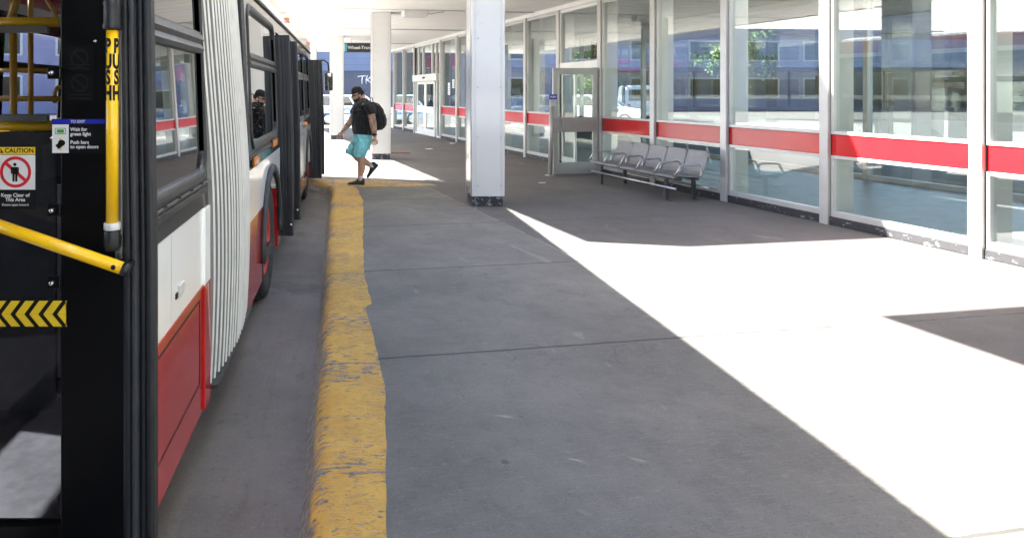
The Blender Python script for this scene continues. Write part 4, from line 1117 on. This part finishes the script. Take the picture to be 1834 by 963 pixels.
g = MB(); g.ell(q(638.4,177.3), (.060,.0625,.045), 0, 18, 10); g.ell(q(643.6,173.5), (.020,.072,.05), 0, 14, 10); bow(g); g.build('beard', M['hair'], PE)
g = MB(); g.ell(q(645.6,171,-.093), (.008,.008,.014), 0, 10, 8); bow(g); g.build('earbud', M['wht'], PE)
g = MB(); g.tube([q(669.6,237.8,-.237), q(670.2,241.2,-.236)], [.0415,.0395], 16); g.box((-.02,-.052,-.018),(.018,-.040,.018), 0, Matrix.Translation(q(670,239.4,-.237))); g.build('watch', M['blk'], PE)
# backpack (carried, so a thing of its own)
BK = thing('backpack', 'black backpack with top loop on the back of the walking person', 'backpack', (PX, PY, 0))
b = MB()
b.loft([ringxy(667,671,183,.10), ringxy(664,680,187.5,.145), ringxy(664,686.5,196,.16), ringxy(664.5,689.5,206,.165), ringxy(665,690.8,218,.165), ringxy(666,690,226,.16), ringxy(668,686.5,231.5,.145), ringxy(671,681,233.8,.11)])
b.build('pack_body', M['pack'], BK, remesh=.009, smooth=3, crease=.009)
g = MB(); g.loft([ringxy(680,690.5,206,.125), ringxy(681,693,214,.13), ringxy(681,692.3,224,.125), ringxy(680,688.5,230,.11)], 0, True, True); g.build('front_pocket', M['pack'], BK, bevel=.01)
for sy in (-1, 1):
    g = MB(); g.tube([q(669,187,sy*.13), q(661,181.5,sy*.15), q(650,181.5,sy*.155), q(640,188,sy*.17), q(633.5,198,sy*.165), q(633,207,sy*.15), q(639,214,sy*.15)], .012, 8, 0, True, 1.6); g.build('strap', M['pack'], BK)
g = MB(); g.tube([q(664,184), q(662.8,178), q(664.5,175.4), q(667,176), q(668.2,184)], .008, 8); g.build('loop', M['pack'], BK)
g = MB(); g.tube([q(688,204,-.09), q(690.6,205.5,-.05), q(690.8,206,.06)], .006, 6); g.build('zip', M['darksteel'], BK)

# ------------------------------------------------------------------ the street behind
SB_ = thing('shop_building', 'long blue storefront across the street with white TK scrawl', 'building', (0, 62, -.15))
def panel(name, x0, x1, z0, z1, mt, d=.0, y1=.3, bev=None):
    g = MB(); g.box((x0, -d, z0),(x1, y1, z1)); return g.build(name, M[mt], SB_, bevel=bev)
g = MB(); g.box((-34,.3,0),(70,12,9.5)); g.build('wall', M['shopd'], SB_)
panel('upper_cladding', -10, 5.2, 3.75, 7.2, 'shop', .25); panel('upper_cladding', 15, 60, 4.05, 6.6, 'shop', .35); panel('parapet', -30, 66, 7.25, 8.2, 'shopd', .1)
panel('lower_cladding', -10, 5.2, .4, 3.74, 'shopd', .12); panel('red_fascia', 5.3, 15, 3.9, 5.2, 'brickr', .2)
for k in range(6): panel('seam', -10, 5.2, 4.3+k*.55, 4.32+k*.55, 'shopd', .255, -.2)
for k in range(5): panel('seam', 15, 60, 4.5+k*.45, 4.53+k*.45, 'shopd', .355, -.3)
for k in range(13):
    x = 5.6 + k*4.4
    f = panel('shop_window', x, x+4.2, .3, 3.7, 'darksteel', .02, .29)
    g = MB(); g.box((x+.08,-.06,.4),(x+4.12,-.03,3.6)); g.build('pane', M['shopg'], f)
for (x, z, rx, rz) in ((20,4.35,1.6,.16),(24,4.55,2.2,.22),(29,4.4,1.9,.18),(26.2,3.85,2.0,.14)):
    g = MB(); g.ell((x,-.40,z), (rx,.05,rz), 0, 24, 8); g.build('mural_shape', M['pink'], SB_)
g = MB()
for pts in (((.0,1.35),(.55,1.45),(1.5,1.5)),((.85,1.48),(.75,.7),(.8,.05)),((1.75,1.6),(1.5,.8),(1.55,.05)),((2.4,1.55),(1.95,.95),(1.58,.80)),((1.62,.80),(2.0,.55),(2.5,.15))):
    g.tube([(x,-.14,z) for x, z in pts], .085, 8)
o = g.build('spray_scrawl', M['graf'], SB_); o.location = (.80, 0, 2.5); o.scale = (.52, 1, .52)
LB = thing('lilac_building', 'pale lilac building seen only through the bus windows', 'building', (-40, 52, -.15), R(14))
g = MB(); g.box((-30,0,0),(24,10,8)); g.build('wall', M['lilac'], LB)
for k in range(8):
    for r_ in range(2):
        f = MB(); f.box((-26+k*6,-.06,1.2+r_*3.6),(-22.5+k*6,-.001,3.2+r_*3.6)); w = f.build('window', M['aluw'], LB)
        f = MB(); f.box((-25.8+k*6,-.09,1.35+r_*3.6),(-22.7+k*6,-.0605,3.05+r_*3.6)); f.build('pane', M['shopg'], w)

def car(name, label, cat, loc, rot, prof, gh, W, mt, wr_=.34, wx=(-1.35,1.35), group=None, deco=None, pil=None):
    c = thing(name, label, cat, loc, rot, group)
    g = MB(); hw = W/2
    rings = []
    for y, k in ((-hw,.93),(-hw+.10,1.0),(hw-.10,1.0),(hw,.93)):
        zc = .62; rings.append([(x*(1 if k == 1 else .985), y, zc + (z-zc)*k) for x, z in prof])
    g.loft(rings, 0, False, True); g.build('body', M[mt], c, bevel=.03)
    g = MB(); rings = []
    for y, k in ((-hw+.06,0),(-hw+.24,1),(hw-.24,1),(hw-.06,0)):
        rings.append([(x, y, z) for x, z in (gh if k else [(gh[0][0]-.0, gh[0][1]), (gh[0][0]+.02, gh[0][1]+.02), (gh[-1][0]-.02, gh[-1][1]+.02), (gh[-1][0], gh[-1][1])][:len(gh)] )]) if len(gh) == 4 else None
    if len(gh) == 4:
        a, b_, c2, d_ = gh
        base = [(a[0],-hw+.05,a[1]),(d_[0],-hw+.05,d_[1]),(d_[0],hw-.05,d_[1]),(a[0],hw-.05,a[1])]
        top = [(b_[0],-hw+.24,b_[1]),(c2[0],-hw+.24,c2[1]),(c2[0],hw-.24,c2[1]),(b_[0],hw-.24,b_[1])]
        G = MB(); G.loft([base, top], 0, False, True); G.build('window', M['carg'], c)
        tp = [(x*.995, y*1.02, z-.015) for x, y, z in top]; t2 = [(x*.97, y*.94, z+.05) for x, y, z in top]
        G = MB(); G.loft([tp, t2], 0, False, True)
        for y in (-1, 1):
            for fx in (0, .36, .68, 1):
                p0 = Vector((a[0]+(d_[0]-a[0])*fx, y*(hw-.05), a[1])); p1 = Vector((b_[0]+(c2[0]-b_[0])*fx, y*(hw-.24), b_[1])); G.tube([p0, p1], .045, 6)
        G.build('roof', M[mt], c, bevel=.01)
    for x in wx:
        for sy in (-1, 1):
            w = bpy.data.objects.new('wheel', None); COL.objects.link(w); w.parent = c
            G = MB(); G.lathe([(wr_*.62,.10),(wr_*.9,.11),(wr_,.06),(wr_,-.10),(wr_*.6,-.11)], (x, sy*(hw-.10), wr_), 'Y', 24); G.build('tyre', M['tyre'], w)
            G = MB(); G.lathe([(wr_*.62,sy*.09),(wr_*.3,sy*.07),(.0001,sy*.09)], (x, sy*(hw-.10), wr_), 'Y', 20); G.build('rim', M['sil'], w)
    fx = prof[0][0]
    xs = [p[0] for p in prof]; x0, x1 = min(xs), max(xs)
    for sy in (-1, 1):
        G = MB(); G.box((x0-.015,sy*(hw-.32)-.14,.72),(x0+.06,sy*(hw-.32)+.14,.90)); G.build('headlight', M['headl'], c, bevel=.03)
        G = MB(); G.box((x1-.06,sy*(hw-.22)-.09,.75),(x1+.015,sy*(hw-.22)+.09,1.05)); G.build('tail_light', M['tail'], c, bevel=.02)
        G = MB(); G.box((-.9,sy*(hw+.02)-.07,1.0),(-.78,sy*(hw+.02)+.07,1.14)); G.build('door_mirror', M[mt], c, bevel=.03)
    return c
suvp = [(-2.3,.35),(-2.33,.70),(-2.22,.92),(-1.2,1.06),(2.1,1.10),(2.33,1.0),(2.35,.45),(2.28,.30),(-2.2,.26)]
suvg = [(-1.28,1.04),(-.55,1.58),(1.75,1.60),(2.18,1.08)]
sv = car('parked_suv', 'pale blue sport utility vehicle with blue side lettering parked beyond the pillars', 'car', (.30, 36.5, -.15), R(180), suvp, suvg, 1.9, 'carb', .36, (-1.45,1.4), 'cars parked on the street')
g = MB(); pts = [(-.4,0),(-.25,.18),(-.1,0),(.05,.18),(.2,0),(.4,.16),(.6,.02),(.75,.22),(.9,0),(1.15,.15),(1.4,.02)]
g.tube([(x, .955, .80+z) for x, z in pts], .035, 6); g.box((-2.0,.952,.62),(2.1,.958,.68)); g.build('side_lettering', M['stripe'], sv)
vanp = [(-2.6,.35),(-2.62,.85),(-2.45,1.15),(-1.85,1.28),(-1.15,2.15),(-.95,2.22),(2.55,2.22),(2.62,2.1),(2.62,.4),(2.5,.3),(-2.5,.28)]
vn = car('white_van', 'white delivery van seen through the waiting room glass', 'van', (18.9, 44, -.15), R(-106), vanp, [], 2.0, 'carw', .36, (-1.7,1.7), 'cars parked on the street')
g = MB(); g.box((2.625,-.8,1.25),(2.64,.8,1.95)); g.box((-2.12,-.85,1.38),(-2.1,.85,1.5)); g.build('rear_window', M['carg'], vn)
g = MB(); g.box((2.625,-.25,.95),(2.64,.25,1.05)); g.build('number_plate', M['wht'], vn)
car('parked_car', 'white car with its nose showing through the open door glass', 'car', (13.6, 36.5, -.15), R(150), suvp, suvg, 1.85, 'carw', .35, (-1.45,1.4), 'cars parked on the street')
car('parked_car', 'dark car parked before the storefront left of the pillars', 'car', (-6.0, 55, -.15), R(2), suvp, suvg, 1.85, 'carr', .35, (-1.45,1.4), 'cars parked on the street')
car('parked_car', 'dark car parked before the shop windows behind the waiting room', 'car', (11.5, 56, -.15), R(-3), suvp, suvg, 1.85, 'carr', .35, (-1.45,1.4), 'cars parked on the street')

def tree(label, x, y, h, r, seed):
    rnd = random.Random(seed)
    t = thing('street_tree', label, 'tree', (x, y, -.15), 0, 'street trees behind the waiting room')
    g = MB(); g.tube([(0,0,0),(.05,.02,h*.25),(.0,.05,h*.5),(.1,0,h*.8)], [.2,.16,.12,.05], 10); tips = []
    for k in range(9):
        a = 2*PI*k/9 + rnd.random(); z = h*(.32+.05*k); e = Vector((math.cos(a)*r*.7, math.sin(a)*r*.7, z + h*.18)); tips.append(e)
        g.tube([(0,0,z), e*.5 + Vector((0,0,z*.55)), e], [.06,.04,.02], 6)
    g.build('trunk', M['bark'], t)
    g = MB()
    cl = [Vector((rnd.gauss(0,.45)*r, rnd.gauss(0,.45)*r, h*.66 + rnd.gauss(0,.16)*h)) for _ in range(34)] + tips
    for c in cl:
        for _ in range(70):
            p = c + Vector((rnd.gauss(0,.28), rnd.gauss(0,.28), rnd.gauss(0,.24)))*r*.5
            a = Vector((rnd.gauss(0,1), rnd.gauss(0,1), rnd.gauss(0,1))).normalized()*.12; d = a.cross(Vector((rnd.gauss(0,1), rnd.gauss(0,1), rnd.gauss(0,1)))).normalized()*.07
            g.add([p-a, p+d, p+a, p-d], [(0,1,2,3)])
    g.build('crown', M['leafa'], t)
tree('leafy green tree seen through the glass of the open swing door', 15.2, 42.5, 5.6, 1.5, 3)
tree('leafy green tree standing right of the white van', 25.5, 44.0, 6.4, 2.0, 5)

# ------------------------------------------------------------------ light, sky, camera
az = Vector((-.974, .228, 0)).normalized(); EL = R(41.2)
sd_ = Vector((az.x*math.cos(EL), az.y*math.cos(EL), math.sin(EL)))
L = bpy.data.lights.new('sun', 'SUN'); L.energy = 5.0; L.angle = R(.53); L.color = (1.0, .955, .89)
lo = bpy.data.objects.new('sun', L); COL.objects.link(lo); lo.rotation_euler = sd_.to_track_quat('Z', 'Y').to_euler(); lo.location = (-30, 8, 40)
w = bpy.data.worlds.new('World'); SC.world = w; w.use_nodes = True
nt = w.node_tree; bg = nt.nodes['Background']
sky = nt.nodes.new('ShaderNodeTexSky'); sky.sky_type = 'NISHITA'; sky.sun_disc = False
sky.sun_elevation = EL; sky.sun_rotation = math.atan2(sd_.x, sd_.y); sky.air_density = 1.0; sky.dust_density = 1.6; sky.ozone_density = 1.0
nt.links.new(sky.outputs[0], bg.inputs[0]); bg.inputs[1].default_value = .085

cam = bpy.data.cameras.new('camera'); co = bpy.data.objects.new('camera', cam); COL.objects.link(co)
cam.sensor_fit = 'HORIZONTAL'; cam.sensor_width = 36; cam.lens = 36*F/1834
cam.shift_x = (917 - CU)/1834; cam.shift_y = -(481.5 - CV)/1834
co.location = (0, 0, EYE); co.rotation_euler = (R(90), 0, 0)
cam.clip_start = .05; cam.clip_end = 1000
SC.camera = co
SC.view_settings.view_transform = 'Standard'; SC.view_settings.look = 'None'; SC.view_settings.gamma = 1; SC.view_settings.use_curve_mapping = False
SC.view_settings.exposure = 3.45
cy = SC.cycles
cy.max_bounces = 10; cy.diffuse_bounces = 5; cy.glossy_bounces = 5; cy.transmission_bounces = 4; cy.transparent_max_bounces = 32
cy.use_denoising = True; cy.sample_clamp_indirect = 8; cy.caustics_reflective = False; cy.caustics_refractive = False
